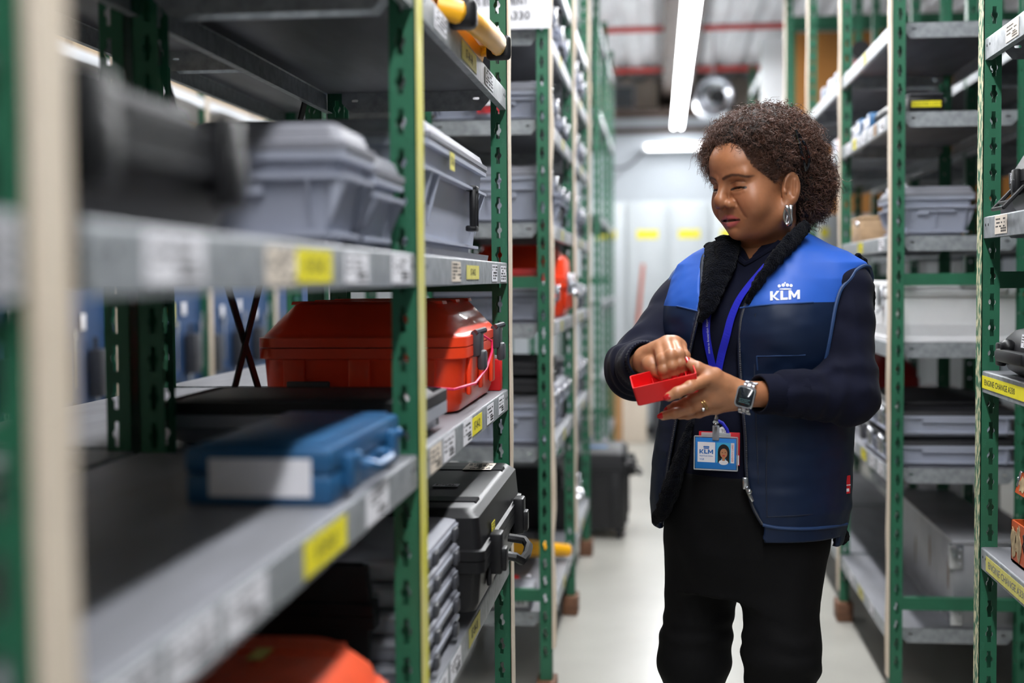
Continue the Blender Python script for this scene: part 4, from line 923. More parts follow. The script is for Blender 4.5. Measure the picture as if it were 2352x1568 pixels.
def nrm(f, p, e=.002):
    g = np.array([f((p+e*np.eye(3)[i])[None])[0]-f((p-e*np.eye(3)[i])[None])[0] for i in range(3)]); return g/np.linalg.norm(g)
person = empty('person', (float(TC[0, 0]), float(TC[0, 1]), 0), 'woman in blue and navy vest looking down at a red bin', 'person')
PO = np.array([TC[0, 0], TC[0, 1], 0.])
def pobj(name, P, F, mats, parent=None, cols=None):
    return link(name, np_mesh(name, P-PO, F, mats, cols), parent or person)
def pmb(name, mb, mats, parent=None, autosmooth=40):
    mb.xf(Matrix.Translation(-Vector(PO))); return mb.build(name, mats, parent or person, autosmooth=autosmooth)

# ------------------------------------------------------------------ head
HYAW, HPIT, HROL, HS = math.radians(51), math.radians(10), math.radians(1.0), 1.0
HC_ = V3(.1945, 2.80, 1.5305)
hf = V3(-math.sin(HYAW)*math.cos(HPIT), -math.cos(HYAW)*math.cos(HPIT), -math.sin(HPIT)); hl = V3(math.cos(HYAW), -math.sin(HYAW), 0); hu = np.cross(hf, hl)
hu = hu if hu[2] > 0 else -hu
hl, hu = hl*math.cos(HROL)+hu*math.sin(HROL), -hl*math.sin(HROL)+hu*math.cos(HROL)
HB = np.stack([hl, hf, hu])                     # rows
def h2w(q): return HC_+(np.atleast_2d(q)*HS)@HB
def w2h(p): return ((np.atleast_2d(p)-HC_)@HB.T)/HS
NECK0 = w2h(U(1757, 575, YW))[0]
EYE = (.031, .0710, -.007); ER = .0122
def head_sdf(p):
    q = p.copy(); q[:, 0] = np.abs(q[:, 0])
    d = ell(p, (0, -.014, .034), (.073, .094, .076))
    d = smin(d, ell(p, (0, .024, -.022), (.063, .062, .082)), .03)
    d = smin(d, ell(p, (0, .046, .036), (.056, .056, .052)), .02)
    d = smin(d, rcone(q, (.054, .0, -.072), (.016, .058, -.090), .023, .017), .024)
    d = smin(d, sph(p, (0, .0715, -.0965), .0180), .014)
    d = smin(d, ell(q, (.038, .054, -.044), (.031, .031, .036)), .026)
    d = smin(d, ell(p, (0, .010, -.100), (.048, .048, .028)), .03)
    d = smin(d, rcone(q, (.012, .088, .0115), (.046, .071, .0135), .008, .009), .014)
    d = ssub(d, ell(q, (.0305, .1000, -.0055), (.0185, .0150, .0125)), .014)
    d = smin(d, ell(p, (0, .064, -.070), (.037, .025, .027)), .016)
    d = smin(d, rcone(p, (0, .086, .006), (0, .105, -.028), .0065, .0100), .014)
    d = smin(d, sph(p, (0, .1035, -.034), .0132), .008)
    d = smin(d, ell(q, (.0165, .0935, -.0405), (.0098, .0125, .0092)), .006)
    d = ssub(d, ell(q, (.0090, .1000, -.0500), (.0052, .0068, .0045)), .002)
    d = ssub(d, rcone(q, (.0235, .0945, -.0300), (.0290, .0905, -.0430), .0024, .0024), .005)
    d = ssub(d, rcone(p, (0, .0985, -.051), (0, .0965, -.060), .0020, .0020), .005)
    d = smin(d, rcone(q, (0, .0885, -.0672), (.0265, .0765, -.0722), .0062, .0034), .004)
    d = smin(d, rcone(q, (0, .0875, -.0820), (.0225, .0770, -.0762), .0082, .0046), .004)
    d = ssub(d, rcone(q, (0, .0955, -.0738), (.0240, .0815, -.0738), .0036, .0014), .002)
    d = smin(d, sph(q, EYE, ER+.0018), .004)
    d = ssub(d, rcone(q, (.0190, .0885, .0035), (.0450, .0785, .0030), .0012, .0012), .003)       # fold of the upper lid
    d = smin(d, rcone(q, (.0190, .0830, -.0185), (.0430, .0775, -.0175), .0030, .0030), .006)
    d = ssub(d, rcone(q, (.0195, .0848, -.0128), (.0440, .0798, -.0120), .0019, .0014), .0010)
    g2 = np.stack([q[:, 0], np.zeros(len(q)), q[:, 2]], 1); fm = np.clip((q[:, 1]-.045)/.02, 0, 1)
    def G(pts, w): return np.exp(-(np.min([rcone(g2, (a, 0, b), (c, 0, e_), 0, 0) for (a, b), (c, e_) in zip(pts[:-1], pts[1:])], 0)/w)**2)*fm
    d = d+.0012*G([(.026, -.040), (.033, -.052), (.0385, -.070)], .0032)+.0012*G([(.0205, -.030), (.0265, -.036), (.0265, -.044)], .0020)+.0012*G([(0, -.0905), (.014, -.0900)], .0045)
    d = d+.0010*G([(.0165, -.0010), (.030, .0030), (.0465, -.0006)], .0014)-.0010*G([(.022, -.022), (.038, -.021)], .0035)
    # ear: tilted disc, hollowed
    a = .22; ca, sa = math.cos(a), math.sin(a)
    e = q-np.array([.0780, -.014, -.031]); e = np.stack([e[:, 0]*.92+e[:, 1]*.39, -e[:, 0]*.39+e[:, 1]*.92, e[:, 2]], 1); e = np.stack([e[:, 0], ca*e[:, 1]+sa*e[:, 2], -sa*e[:, 1]+ca*e[:, 2]], 1)
    er = ell(e, (0, 0, 0), (.0075, .0195, .034)); er = smin(er, sph(e, (-.003, .006, -.032), .0088), .008)
    er = ssub(er, ell(e, (.0080, .0015, .004), (.0082, .0132, .0250)), .0016)
    er = smin(er, rcone(e, (.0025, -.0045, .018), (.0020, -.0060, -.010), .0028, .0032), .003)
    er = ssub(er, ell(e, (.0065, .0050, -.004), (.0085, .0062, .0095)), .002)
    er = smin(er, sph(e, (.003, .0135, -.006), .0042), .004)
    d = smin(d, er, .005)
    nk = rcone(p, (0, -.022, -.065), NECK0, .054, .060)
    d = smin(d, nk, .022)
    return d
P, F = nets(head_sdf, (-.098, -.125, -.20), (.098, .125, .118), .0017)
SK = np.array(lin('#a36c4b')); 
def dseg(p, pts):
    return np.min([rcone(p, pts[i], pts[i+1], 0, 0) for i in range(len(pts)-1)], 0)
HP_, HF_ = P, F
q = P.copy(); q[:, 0] = np.abs(q[:, 0])
C = np.tile(SK, (len(P), 1)); C *= (1+.07*hash_noise(P, .012)+.05*hash_noise(P, .004, 3))[:, None]
def blend(C, col, w): w = np.clip(w, 0, 1)[:, None]; return C*(1-w)+np.array(lin(col))*w
C = blend(C, '#9c5a44', .35*np.exp(-(dseg(q, [(.040, .078, -.036), (.047, .07, -.044)])/.016)**2))
C = blend(C, '#8f5138', .35*np.exp(-(sph(P, (0, .116, -.036), 0)/.012)**2))
fr = P[:, 1] > .05
def d2(pts):
    g = np.stack([q[:, 0], np.zeros(len(q)), q[:, 2]], 1); return np.where(fr, dseg(g, [(a, 0, b) for a, b in pts]), 1.)
lip = np.minimum(d2([(0, -.0668), (.006, -.0660), (.014, -.0680), (.0265, -.0728)])-.0046+np.maximum(0, q[:, 0]-.010)*.16, d2([(0, -.0822), (.012, -.0812), (.0240, -.0758)])-.0052+np.maximum(0, q[:, 0]-.008)*.16)
C = blend(C, '#ad5654', np.clip(.5-lip/.0022, 0, 1))
C = blend(C, '#35130f', np.clip(1-(d2([(0, -.0738), (.0260, -.0738)])-.0018)/.0012, 0, 1))
br = d2([(.0115, .0105), (.018, .0132), (.030, .0158), (.042, .0140), (.055, .0080)])-.0004*np.clip((.045-q[:, 0])/.03, 0, 1)
C = blend(C, '#2c1a14', .85*(1-np.clip((br-.0012)/.0026, 0, 1)))
ln = d2([(.0165, -.0128), (.0225, -.0112), (.031, -.0106), (.039, -.0108), (.0475, -.0126)])
C = blend(C, '#120a08', .97*(1-np.clip((ln-.0019)/.0010, 0, 1)))
C = blend(C, '#4a2a20', .6*(1-np.clip((d2([(.0200, -.0155), (.031, -.0162), (.0440, -.0148)])-.0006)/.0012, 0, 1)))
C = blend(C, '#5f3828', .6*(1-np.clip((d2([(.0170, -.0010), (.030, .0028), (.0460, -.0004)])-.0004)/.0014, 0, 1)))
C = blend(C, '#6d4130', .40*np.exp(-((q[:, 0]-.031)**2/.014**2+(q[:, 2]+.001)**2/.006**2)*1.2)*(P[:, 1] > .06))
C = blend(C, '#7a4a36', .30*np.exp(-((q[:, 0]-.030)**2/.013**2+(q[:, 2]+.021)**2/.004**2))*(P[:, 1] > .06))
C = blend(C, '#7c4a35', .35*np.exp(-(dseg(q, [(.0285, .0900, -.0440), (.0385, .082, -.0640)])/.0035)**2))  # nose-to-mouth fold: crease shade put into the skin colour
# hair line read off along the near side of the head
hd_w = lambda p: head_sdf(w2h(p))
def hmarch(px, py):
    d = np.array(ray(px, py)[:]); o = np.array(CAMP[:]); t = 2.5
    for _ in range(80):
        e = hd_w((o+d*t)[None])[0]
        if e < .0004: return w2h((o+d*t)[None])[0]
        t += max(e*.8, .0004)
        if t > 3.2: return None
HLP = [q_ for q_ in (hmarch(x, y) for x, y in ((1682, 330), (1700, 338), (1714, 362), (1728, 384), (1748, 398), (1766, 412), (1784, 428), (1792, 418))) if q_ is not None]
HLP = sorted([(q_[1], q_[2]) for q_ in HLP]); print('HAIRLINE', HLP)
hy = [-.2, -.075, -.045, -.02]+[a for a, b in HLP if a > -.005]+[.14]; hz_ = [-.13, -.10, .0, .016]+[b for a, b in HLP if a > -.005]+[HLP[-1][1]+.004]
def hairline(q): return q[:, 2]-np.interp(q[:, 1], hy, hz_)
hw = np.clip((hairline(q)+.006*hash_noise(P, .006, 9))/.016, 0, 1)*(sph(q, (.0780, -.014, -.031), 0) > .036)
C = blend(C, '#1c110c', hw*.97)
head_part = (h2w(P), F, C)

# ------------------------------------------------------------------ hands
def hand(palm, fingers, wrist, palm_r=.013, knuckle=.0):
    def f(p):
        d = None
        for a, b, r0, r1 in palm:
            e = rcone(p, a, b, r0, r1); d = e if d is None else smin(d, e, .012)
        for pts, rs in fingers:
            d = smin(d, chain(p, pts, rs, .004), .005)
            for i in range(1, len(pts)-1): d = smin(d, sph(p, pts[i]+knuckle, rs[i]*1.06), .003)
        return d
    return f
def spread(C): return C
def nail(mb, tip, prev, side, r, col=None):
    t = (tip-prev); t /= np.linalg.norm(t); s = np.asarray(side, float); s -= t*(s@t); s /= np.linalg.norm(s); b = np.cross(t, s)
    c = tip+s*r*.62+t*r*.15; Mx = Matrix(((b[0], t[0], s[0], c[0]), (b[1], t[1], s[1], c[1]), (b[2], t[2], s[2], c[2]), (0, 0, 0, 1)))
    n0 = len(mb.v); mb.sphere((0, 0, 0), 1, 0, 12); mb.xf(Mx @ Matrix.Diagonal((r*.72, r*1.15, r*.42, 1)), n0)
# her left hand (seen on the right), back of the hand to the camera
wl = WL_+0; f_i = [U(1630, 868, 2.543), U(1585, 888, 2.496), U(1556, 901, 2.484), U(1537, 911, 2.484)]
f_m = [U(1620, 895, 2.558), U(1578, 925, 2.555), U(1552, 934, 2.562), U(1538, 940, 2.572)]
f_r = [U(1628, 920, 2.568), U(1585, 939, 2.548), U(1550, 949, 2.546), U(1523, 955, 2.553)]
f_p = [U(1645, 936, 2.582), U(1605, 948, 2.584), U(1580, 952, 2.588), U(1562, 954, 2.594)]
th = [U(1682, 888, 2.572), U(1642, 862, 2.548), U(1602, 846, 2.543), U(1580, 832, 2.550)]
LF = [(f_i, [.0125, .0108, .0098, .0088]), (f_m, [.0125, .0106, .0096, .0086]), (f_r, [.0120, .0104, .0094, .0084]), (f_p, [.0110, .0092, .0084, .0076]), (th, [.0165, .0140, .0122, .0106])]
wl2 = U(1690, 905, 2.578)
palmL = [(U(1760, 905, 2.61), wl2, .025, .024), (wl2, f_i[0], .022, .0145), (wl2, f_m[0], .023, .0145), (wl2, f_r[0], .022, .014), (U(1690, 915, 2.582), f_p[0], .020, .013), (th[0], f_i[0], .015, .012), (U(1665, 885, 2.565), U(1640, 912, 2.565), .018, .016)]
fL = hand(palmL, LF, wl2)
# her right hand (seen on the left), fingers reaching down into the bin
rw = U(1488, 826, 2.605)
g_i = [U(1516, 800, 2.568), U(1522, 826, 2.530), U(1524, 848, 2.526), U(1527, 866, 2.534)]
g_m = [U(1531, 788, 2.575), U(1541, 816, 2.526), U(1544, 840, 2.522), U(1547, 860, 2.530)]
g_r = [U(1549, 787, 2.582), U(1560, 813, 2.536), U(1562, 834, 2.532), U(1563, 853, 2.540)]
g_p = [U(1562, 795, 2.592), U(1573, 817, 2.556), U(1574, 835, 2.552), U(1574, 849, 2.558)]
gt = [U(1490, 830, 2.592), U(1496, 838, 2.565), U(1510, 850, 2.552), U(1523, 862, 2.548)]
RF = [(g_i, [.0128, .0112, .0100, .0090]), (g_m, [.0126, .0110, .0098, .0088]), (g_r, [.0120, .0106, .0095, .0084]), (g_p, [.0110, .0094, .0086, .0078]), (gt, [.0185, .0165, .0130, .0110])]
palmR = [(U(1470, 838, 2.64), rw, .025, .024), (rw, g_i[0], .022, .0145), (rw, g_m[0], .022, .0145), (rw, g_r[0], .022, .0140), (rw, g_p[0], .020, .013), (U(1505, 812, 2.585), U(1548, 800, 2.590), .018, .016)]
fR = hand(palmR, RF, rw)
parts = [head_part]
for f_, pts in ((fL, palmL), (fR, palmR)):
    allp = np.array([x for a, b, _, _ in pts for x in (a, b)]+[x for fi in (LF if f_ is fL else RF) for x in fi[0]])
    P, F = nets(f_, allp.min(0)-.03, allp.max(0)+.03, .0015)
    C = np.tile(np.array(lin('#b27b58')), (len(P), 1))*(1+.06*hash_noise(P, .010)+.05*hash_noise(P, .003, 2))[:, None]
    for fi in (LF if f_ is fL else RF):
        for k in (1, 2): C = blend(C, '#8a563c', .5*np.exp(-(sph(P, fi[0][k], 0)/(fi[1][k]*1.15))**6*1.0)*.5)
    parts.append((P, F, C))
# the body under the clothes, so that head, trunk, arms and legs are one figure
HIP = [U(1790, 1240, 2.80), U(1625, 1240, 2.91)]; KNEE = [U(1795, 1500, 2.775), U(1594, 1500, 2.905)]
ANK = [np.array([KNEE[0][0]-.01, 2.80, .09]), np.array([KNEE[1][0]+.0, 2.93, .09])]
def under(p):
    d = trunk(p, -.022, True)
    for a, b, c in ((SL_, EL_, WL_), (SR_, ER_, WR_)): d = smin(d, smin(rcone(p, a, b, .050, .038), rcone(p, b, c, .038, .024), .02), .03)
    for s in (0, 1): d = smin(d, smin(rcone(p, HIP[s], KNEE[s], .078, .050), rcone(p, KNEE[s], ANK[s], .048, .030), .02), .05)
    return smin(d, rcone(p, U(1757, 600, YW), h2w([(0, -.03, -.09)])[0], .055, .046), .03)
P, F = nets(under, np.array([-.12, 2.52, .05]), np.array([.52, 3.15, 1.46]), .009)
parts.append((P, F, np.tile(SK, (len(P), 1))))
P, F, C = join(parts)
body = pobj('body', P, F, M['skin'], None, C); body['label'] = 'brown skin of face, neck and hands'
nl = MB(); cd = -np.array(cf[:])
for pts, rs in LF: 
    sd = cd*1.0+np.array([0, 0, .25]); nl = MB(); nail(nl, pts[-1], pts[-2], sd, rs[-1]); pmb('finger_nail', nl, M['nail'])
for pts, rs in RF[:4]:
    nl = MB(); nail(nl, pts[-1], pts[-2], cd, rs[-1]); pmb('finger_nail', nl, M['nail'])
rg = MB(); t = f_r[1]-f_r[0]; t /= np.linalg.norm(t); c0 = f_r[0]*.62+f_r[1]*.38
s = np.cross(t, cd); s /= np.linalg.norm(s); b = np.cross(s, t)
for k in (-.003, .002): rg.tube([c0+t*(k+.0022*math.sin(a*2))+(s*math.cos(a)+b*math.sin(a))*.0122 for a in np.linspace(0, 2*math.pi, 25)], .0013, 6)
gold = pmb('finger_ring', rg, M['gold'])
rg = MB(); rg.sphere(tuple(c0+cd*.0135-np.array([0, 0, .003])), .0042, 0, 6); pmb('stone', rg, M['steel'], None)
# eyes, teeth
for s in (-1, 1):
    c = h2w([(s*EYE[0], EYE[1], EYE[2])])[0]; eb = MB(); eb.sphere((0, 0, 0), ER*HS, 0, 24)
    g = (HB.T@np.array([0, .78, -.62])); 
    for i, fc in enumerate(eb.f):
        m_ = np.mean([eb.v[k] for k in fc], 0); m_ = m_/np.linalg.norm(m_); an = math.acos(max(-1, min(1, m_@g)))
        eb.m[i] = 1 if an < .85 else 0
    eb.xf(Matrix.Translation(Vector(c))); pmb('eye', eb, [mat('eye_white', '#cfc4ba', .15, coat=.6), mat('dark_iris', '#170d09', .1, coat=.8)])
tt = MB(); tt.tube([h2w([(x, .0868-abs(x)**2*22, -.0712)])[0] for x in np.linspace(-.016, .016, 9)], .0028, 8); pmb('teeth', tt, mat('teeth', '#d8d0c4', .25))
# ear ring: thick twisted hoop
lobe = h2w([(.0790, .0045, -.064)])[0]; er_ = MB()
for j in (-1, 1):
    er_.tube([lobe+hl*(.003+.007*math.sin(a))+hf*(j*(.0026+.0030*math.cos(a))+.0015*math.sin(2*a))+np.array([0, 0, -.017+.019*math.cos(a)]) for a in np.linspace(0, 2*math.pi, 25)], [.0034+.0012*math.sin(3*a) for a in np.linspace(0, 2*math.pi, 25)], 8)
pmb('earring', er_, M['steel'])
# ------------------------------------------------------------------ sweater
def arm_folds(p, a, b, t0, amp, freq, ph):
    ba = b-a; t = ((p-a)@ba)/(ba@ba); return amp*np.sin(freq*t*6.283+ph+2.0*hash_noise(p, .05, 4))*np.exp(-((t-t0)/.33)**2)
def sleeve(p, S, E, W, k):
    d = smin(rcone(p, S, E, .060, .056), rcone(p, E, W, .057, .044), .03)
    d = d-arm_folds(p, E, W, .35, .0030, 3.4, k)-arm_folds(p, S, E, .85, .003, 3.6, k+1.5)-arm_folds(p, S, E, .3, .0025, 2.5, k+2)
    return d
def sweater_sdf(p):
    d = trunk(p, -.006)
    d = smin(d, sleeve(p, SL_, EL_, WL_+(EL_-WL_)*.36, .3), .03); d = smin(d, sleeve(p, SR_, ER_, WR_+(ER_-WR_)*.30, 1.1), .03)
    d = d-.0016*hash_noise(p, .03, 1)
    # V neck
    u, v, z = to_local(p); zv = U(1713, 602, YW)[2]
    cut = np.maximum(np.abs(u+.004)*1.5-(z-zv)*1.0, -v)             # wedge in front
    cut2 = rcone(p, U(1752, 600, YW), U(1752, 470, YW), .058, .075)
    d = np.maximum(d, -np.maximum(cut, -.05-v)); d = np.maximum(d, -cut2)
    zlow = U(1700, 1120, YW)[2]
    return np.maximum(d, zlow-z)
P, F = nets(sweater_sdf, np.array([-.16, 2.50, .80]), np.array([.56, 3.15, 1.46]), .0038)
sweater = pobj('sweater', P, F, M['sweat'])
def ribbed_cuff(W, E, r, L=.055, back=.0):
    t = (W-E)/np.linalg.norm(W-E); a = np.cross(t, [0, 0, 1.]); a /= np.linalg.norm(a); b = np.cross(t, a); mb = MB(); V = []; F_ = []; n = 76
    prof = [(-L, r*1.24), (-L*.8, r*1.12), (-L*.6, r*1.0), (-L*.2, r*.98), (0, r*.99), (.004, r*.95), (.002, r*.86), (-.015, r*.84)]
    for i, (s, rr) in enumerate(prof):
        for j in range(n):
            q = 2*math.pi*j/n; r2 = rr+(.0016 if j % 2 else -.0010)*(i < 6); V.append(W+t*(s-back)+(a*math.cos(q)+b*math.sin(q))*r2)
    for i in range(len(prof)-1):
        for j in range(n): F_.append((i*n+j, i*n+(j+1) % n, (i+1)*n+(j+1) % n, (i+1)*n+j))
    mb.add(V, F_, 0, True); return pmb('cuff', mb, M['sweat'], sweater, autosmooth=0)
ribbed_cuff(WL_+(EL_-WL_)*.10, EL_, .0375, .085); ribbed_cuff(WR_+(ER_-WR_)*.02, ER_, .0370, .085)
# neck rib
def on_sweater(px, py): return march(px, py, sweater_sdf)
rb = MB(); pts = [q for q in (march(x, y, lambda p: trunk(p, -.006)) for x, y in ((1672, 556), (1680, 572), (1692, 588), (1704, 600), (1713, 606), (1724, 600), (1745, 588), (1770, 572), (1790, 556))) if q is not None]
if len(pts) > 3: rb.tube(pts, .006, 8, flat=(1, 1)); pmb('neck_rib', rb, M['sweat'], sweater)

# ------------------------------------------------------------------ vest
TH = .012; AHV, AHZ, AHR = .000, .104, (.100, .150)
def vest_outer(p): return trunk(p, .014+TH)-.0026*hash_noise(p*np.array([1, 1, .5]), .07, 5)-.0012*hash_noise(p*np.array([1, 1, 1.6]), .028, 8)
edgeL = [(1835, 530), (1790, 590), (1735, 662), (1703, 722), (1697, 800), (1703, 900), (1712, 1000), (1716, 1100), (1728, 1160), (1752, 1205)]
edgeR = [(1668, 545), (1622, 575), (1610, 610), (1608, 690), (1590, 770), (1572, 850), (1552, 950), (1534, 1050), (1522, 1130), (1514, 1200)]
def edge_pts(E):
    out = []
    for x, y in E:
        q = march(x, y, vest_outer)
        if q is None: q = U(x, y, 2.84)
        out.append(q)
    return np.array(out)
EL3, ER3 = edge_pts(edgeL), edge_pts(edgeR)
uL, vL, zL = to_local(EL3); uR, vR, zR = to_local(ER3)
zb_ = U(1850, 1222, 2.80)[2]; zcol = U(1850, 500, YW)[2]
def vest_sdf(p):
    o = vest_outer(p); u, v, z = to_local(p)
    d = np.maximum(o, -(o+TH))
    oL = np.interp(z, zL[::-1], uL[::-1]); oR = np.interp(z, zR[::-1], uR[::-1])
    cut = np.maximum(np.maximum(oR-u, u-oL), -v+.0)                    # front opening
    d = np.maximum(d, -cut)
    # arm holes
    zs = SL_[2]
    for s in (-1, 1):
        w = np.sqrt(((v-AHV)/AHR[0])**2+((z-(zs-AHZ))/AHR[1])**2)-1
        d = np.maximum(d, -np.maximum(w*.09, .120-s*u))
    d = np.maximum(d, (zb_-z)*.9+np.where(v < 0, -.02, 0))
    d = np.maximum(d, np.where(u < -.02, z-U(1640, 560, YW)[2], -1))
    # neck hole
    d = np.maximum(d, -rcone(p, U(1757, 640, YW+.01), U(1757, 450, YW+.01), .074, .078))
    return d
P, F = nets(vest_sdf, np.array([-.14, 2.52, zb_-.03]), np.array([.56, 3.16, 1.47]), .0032)
def vest_mat():
    m = mat('vest_cloth', '#2a62c8', .5, 0, .05, 30, .12, 700, dist=.0008, sheen=0, spec=.35); nt = m.node_tree; b = nt.nodes['Principled BSDF']
    a = nt.nodes.new('ShaderNodeVertexColor'); a.layer_name = 'Col'
    sep = nt.nodes.new('ShaderNodeSeparateColor'); nt.links.new(a.outputs[0], sep.inputs[0])
    st = nt.nodes.new('ShaderNodeMapRange'); st.inputs[1].default_value = .485; st.inputs[2].default_value = .515; nt.links.new(sep.outputs[0], st.inputs[0])
    mx = nt.nodes.new('ShaderNodeMix'); mx.data_type = 'RGBA'; mx.inputs[6].default_value = (*lin('#0b1e3b'), 1); mx.inputs[7].default_value = (*lin('#2759b8'), 1)
    nt.links.new(st.outputs[0], mx.inputs[0])
    mi = nt.nodes.new('ShaderNodeMix'); mi.data_type = 'RGBA'; mi.inputs[7].default_value = (*lin('#10131f'), 1); nt.links.new(mx.outputs[2], mi.inputs[6])
    st2 = nt.nodes.new('ShaderNodeMapRange'); st2.inputs[1].default_value = .45; st2.inputs[2].default_value = .55; nt.links.new(sep.outputs[1], st2.inputs[0]); nt.links.new(st2.outputs[0], mi.inputs[0])
    nt.links.new(mi.outputs[2], b.inputs['Base Color']); return m
# yoke seam: image rows of the seam on each side turned into heights on the cloth
seam = np.array([march(x, y, vest_outer) for x, y in ((1555, 703), (1605, 715), (1712, 706), (1760, 700), (1830, 696), (1868, 694))])
su, sv_, sz = to_local(seam); o_ = np.argsort(su); su, sz = su[o_], sz[o_]
u, v, z = to_local(P); ys_ = np.interp(u, su, sz)
ins = (vest_outer(P) < -TH*.55)
col = np.stack([np.clip(.5+(z-ys_)/.02, 0, 1), ins*1., np.zeros(len(P))], 1)
M['vest'] = vest_mat(); vest = pobj('vest', P, F, M['vest'], None, col); vest['label'] = 'sleeveless vest, bright blue yoke over navy body, fleece lined'
def surf_line(pts, f, lift, n=1):
    out = []
    for x, y in pts:
        q = march(x, y, f)
        if q is not None: out.append(q+nrm(f, q)*lift)
    return out
def dens(pts, k=6):
    pts = [np.asarray(p, float) for p in pts]; out = []
    for i in range(len(pts)-1):
        p0, p1, p2, p3 = pts[max(i-1, 0)], pts[i], pts[i+1], pts[min(i+2, len(pts)-1)]
        for j in range(k):
            t = j/k; out.append(.5*((2*p1)+(-p0+p2)*t+(2*p0-5*p1+4*p2-p3)*t*t+(-p0+3*p1-3*p2+p3)*t**3))
    return out+[pts[-1]]
M['seamblue'] = mat('blue_piping', '#20498c', .6); M['seamnavy'] = mat('navy_piping', '#1c3a66', .6); M['zip'] = mat('dark_zip', '#1b2438', .5)
for pts in (((1555, 703), (1580, 709), (1605, 715)), ((1700, 707), (1760, 700), (1830, 696), (1868, 694))):
    s_ = MB(); s_.tube(dens(surf_line(pts, vest_outer, .0006), 5), .0016, 6); pmb('yoke_seam', s_, M['seamblue'], vest)
# zip edges: cord with teeth along both panel edges
for nm, E in (('zip', edgeL), ('zip', edgeR)):
    s_ = MB(); L_ = dens(surf_line(E, vest_outer, -.003), 8); s_.tube(L_, .0042, 6)
    for i in range(0, len(L_)-1):
        for t_ in (0, .33, .66): s_.sphere(tuple(L_[i]*(1-t_)+L_[i+1]*t_+np.array([0, -.003, 0])), .0022, 1, 6)
    pmb(nm, s_, [M['zip'], M['darkgrey']], vest)
pz = march(1716, 1108, vest_outer); s_ = MB()
s_.rbox(-.006, .006, -.004, .004, -.012, .012, .003); s_.xf(Matrix.Translation(Vector(pz+np.array([-.004, -.008, 0])))); k0 = len(s_.v)
s_.tube([pz+np.array([-.002, -.012, -.008]), pz+np.array([.006, -.014, -.026]), pz+np.array([.010, -.012, -.034])], [.0035, .0045, .0035], 8); s_.sphere(tuple(pz+np.array([.004, -.013, -.016])), .006, 0, 8)
pmb('zip_slider', s_, M['steel'], vest)
# pocket welt, hem and panel stitching
for pts in (((1738, 818), (1790, 817), (1850, 815)), ((1738, 818), (1740, 850)), ((1760, 1187), (1850, 1182), (1940, 1172)), ((1762, 1000), (1760, 1100), (1762, 1187)), ((1735, 720), (1733, 850), (1738, 1000), (1742, 1110))):
    s_ = MB(); L_ = surf_line(pts, vest_outer, .0004)
    if len(L_) > 1: s_.tube(dens(L_, 6), .0013, 6); pmb('stitch_line', s_, M['seamnavy'] if pts[0][0] == 1738 else M['zip'], vest)
s_ = MB(); L_ = surf_line(((1752, 1205), (1790, 1212), (1850, 1214), (1905, 1210), (1945, 1203)), vest_outer, .0)
s_.tube(dens(L_, 6), .0034, 8); pmb('hem', s_, M['seamnavy'], vest)
# fleece: rolled lapels, collar, hem and arm hole edges
def fuzzy(pts, rs, name='fleece_trim', flat=(1, 1), amp=.005, n=14):
    mb = MB(); pts = dens(pts, 10); rr = np.interp(np.linspace(0, 1, len(pts)), np.linspace(0, 1, len(rs)), rs); mb.tube(pts, list(rr), n, flat=flat)
    Pn = np.array(mb.v); nz = hash_noise(Pn, .009, 2)*.7+hash_noise(Pn, .005, 7)*.5
    c = np.repeat(np.array(pts), n, 0); dd = Pn-c; l = np.linalg.norm(dd, axis=1, keepdims=True)+1e-6
    mb.v = [tuple(x) for x in Pn+dd/l*(nz*amp)[:, None]]
    return pmb(name, mb, M['fleece'], vest, autosmooth=0)
def sl(pts, lift=.0): return surf_line(pts, vest_outer, lift)
fuzzy(sl(((1640, 562), (1650, 600), (1640, 650), (1625, 700), (1606, 740))), [.020, .030, .027, .017, .006], flat=(.45, 1.0), n=20)
fuzzy(sl(((1672, 546), (1671, 575), (1661, 620), (1645, 660))), [.024, .026, .020, .008], flat=(.4, 1.0), n=18)
neckr = [march(x, y, vest_outer) for x, y in ((1838, 535),)]
fuzzy([U(1852, 518, 2.765), U(1828, 543, 2.735), U(1798, 577, 2.705), U(1767, 614, 2.685), U(1738, 655, 2.675), U(1715, 697, 2.675)], [.014, .018, .018, .015, .011, .006], flat=(1.0, .55), n=18)
fuzzy([h2w([(-.07, .0, -.125)])[0], h2w([(-.08, -.06, -.115)])[0], h2w([(-.03, -.095, -.12)])[0], h2w([(.03, -.085, -.145)])[0], h2w([(.052, -.06, -.155)])[0]], [.016, .016, .014, .012, .010], 'fleece_collar', n=16)
fuzzy(sl(((1762, 1216), (1800, 1222), (1850, 1224), (1890, 1221), (1912, 1222)), -.012), [.006, .007, .006, .008, .011], n=10)
fuzzy([U(1905, 1216, 2.775), U(1925, 1226, 2.80), U(1932, 1232, 2.84), U(1925, 1236, 2.89)], [.009, .015, .016, .010], n=14)
fuzzy([U(1590, 960, 2.765), U(1570, 1030, 2.76), U(1545, 1110, 2.765), U(1525, 1165, 2.79), U(1508, 1192, 2.84)], [.006, .018, .026, .022, .014], flat=(.7, 1.0), n=18)
fuzzy([U(1968, 586, 2.80), U(1984, 604, 2.82), U(1996, 640, 2.83), U(2000, 690, 2.84), U(1999, 760, 2.84)], [.005, .008, .009, .008, .005], n=12)
# collar: blue outer cloth standing behind the fleece on her left side
s_ = MB(); s_.tube(dens([h2w([(.085, -.055, -.115)])[0], U(1855, 533, 2.755), U(1835, 560, 2.73), U(1805, 595, 2.70)], 8), [.004]+[.010]*23+[.004][:1], 10, flat=(1, .5)) if False else None
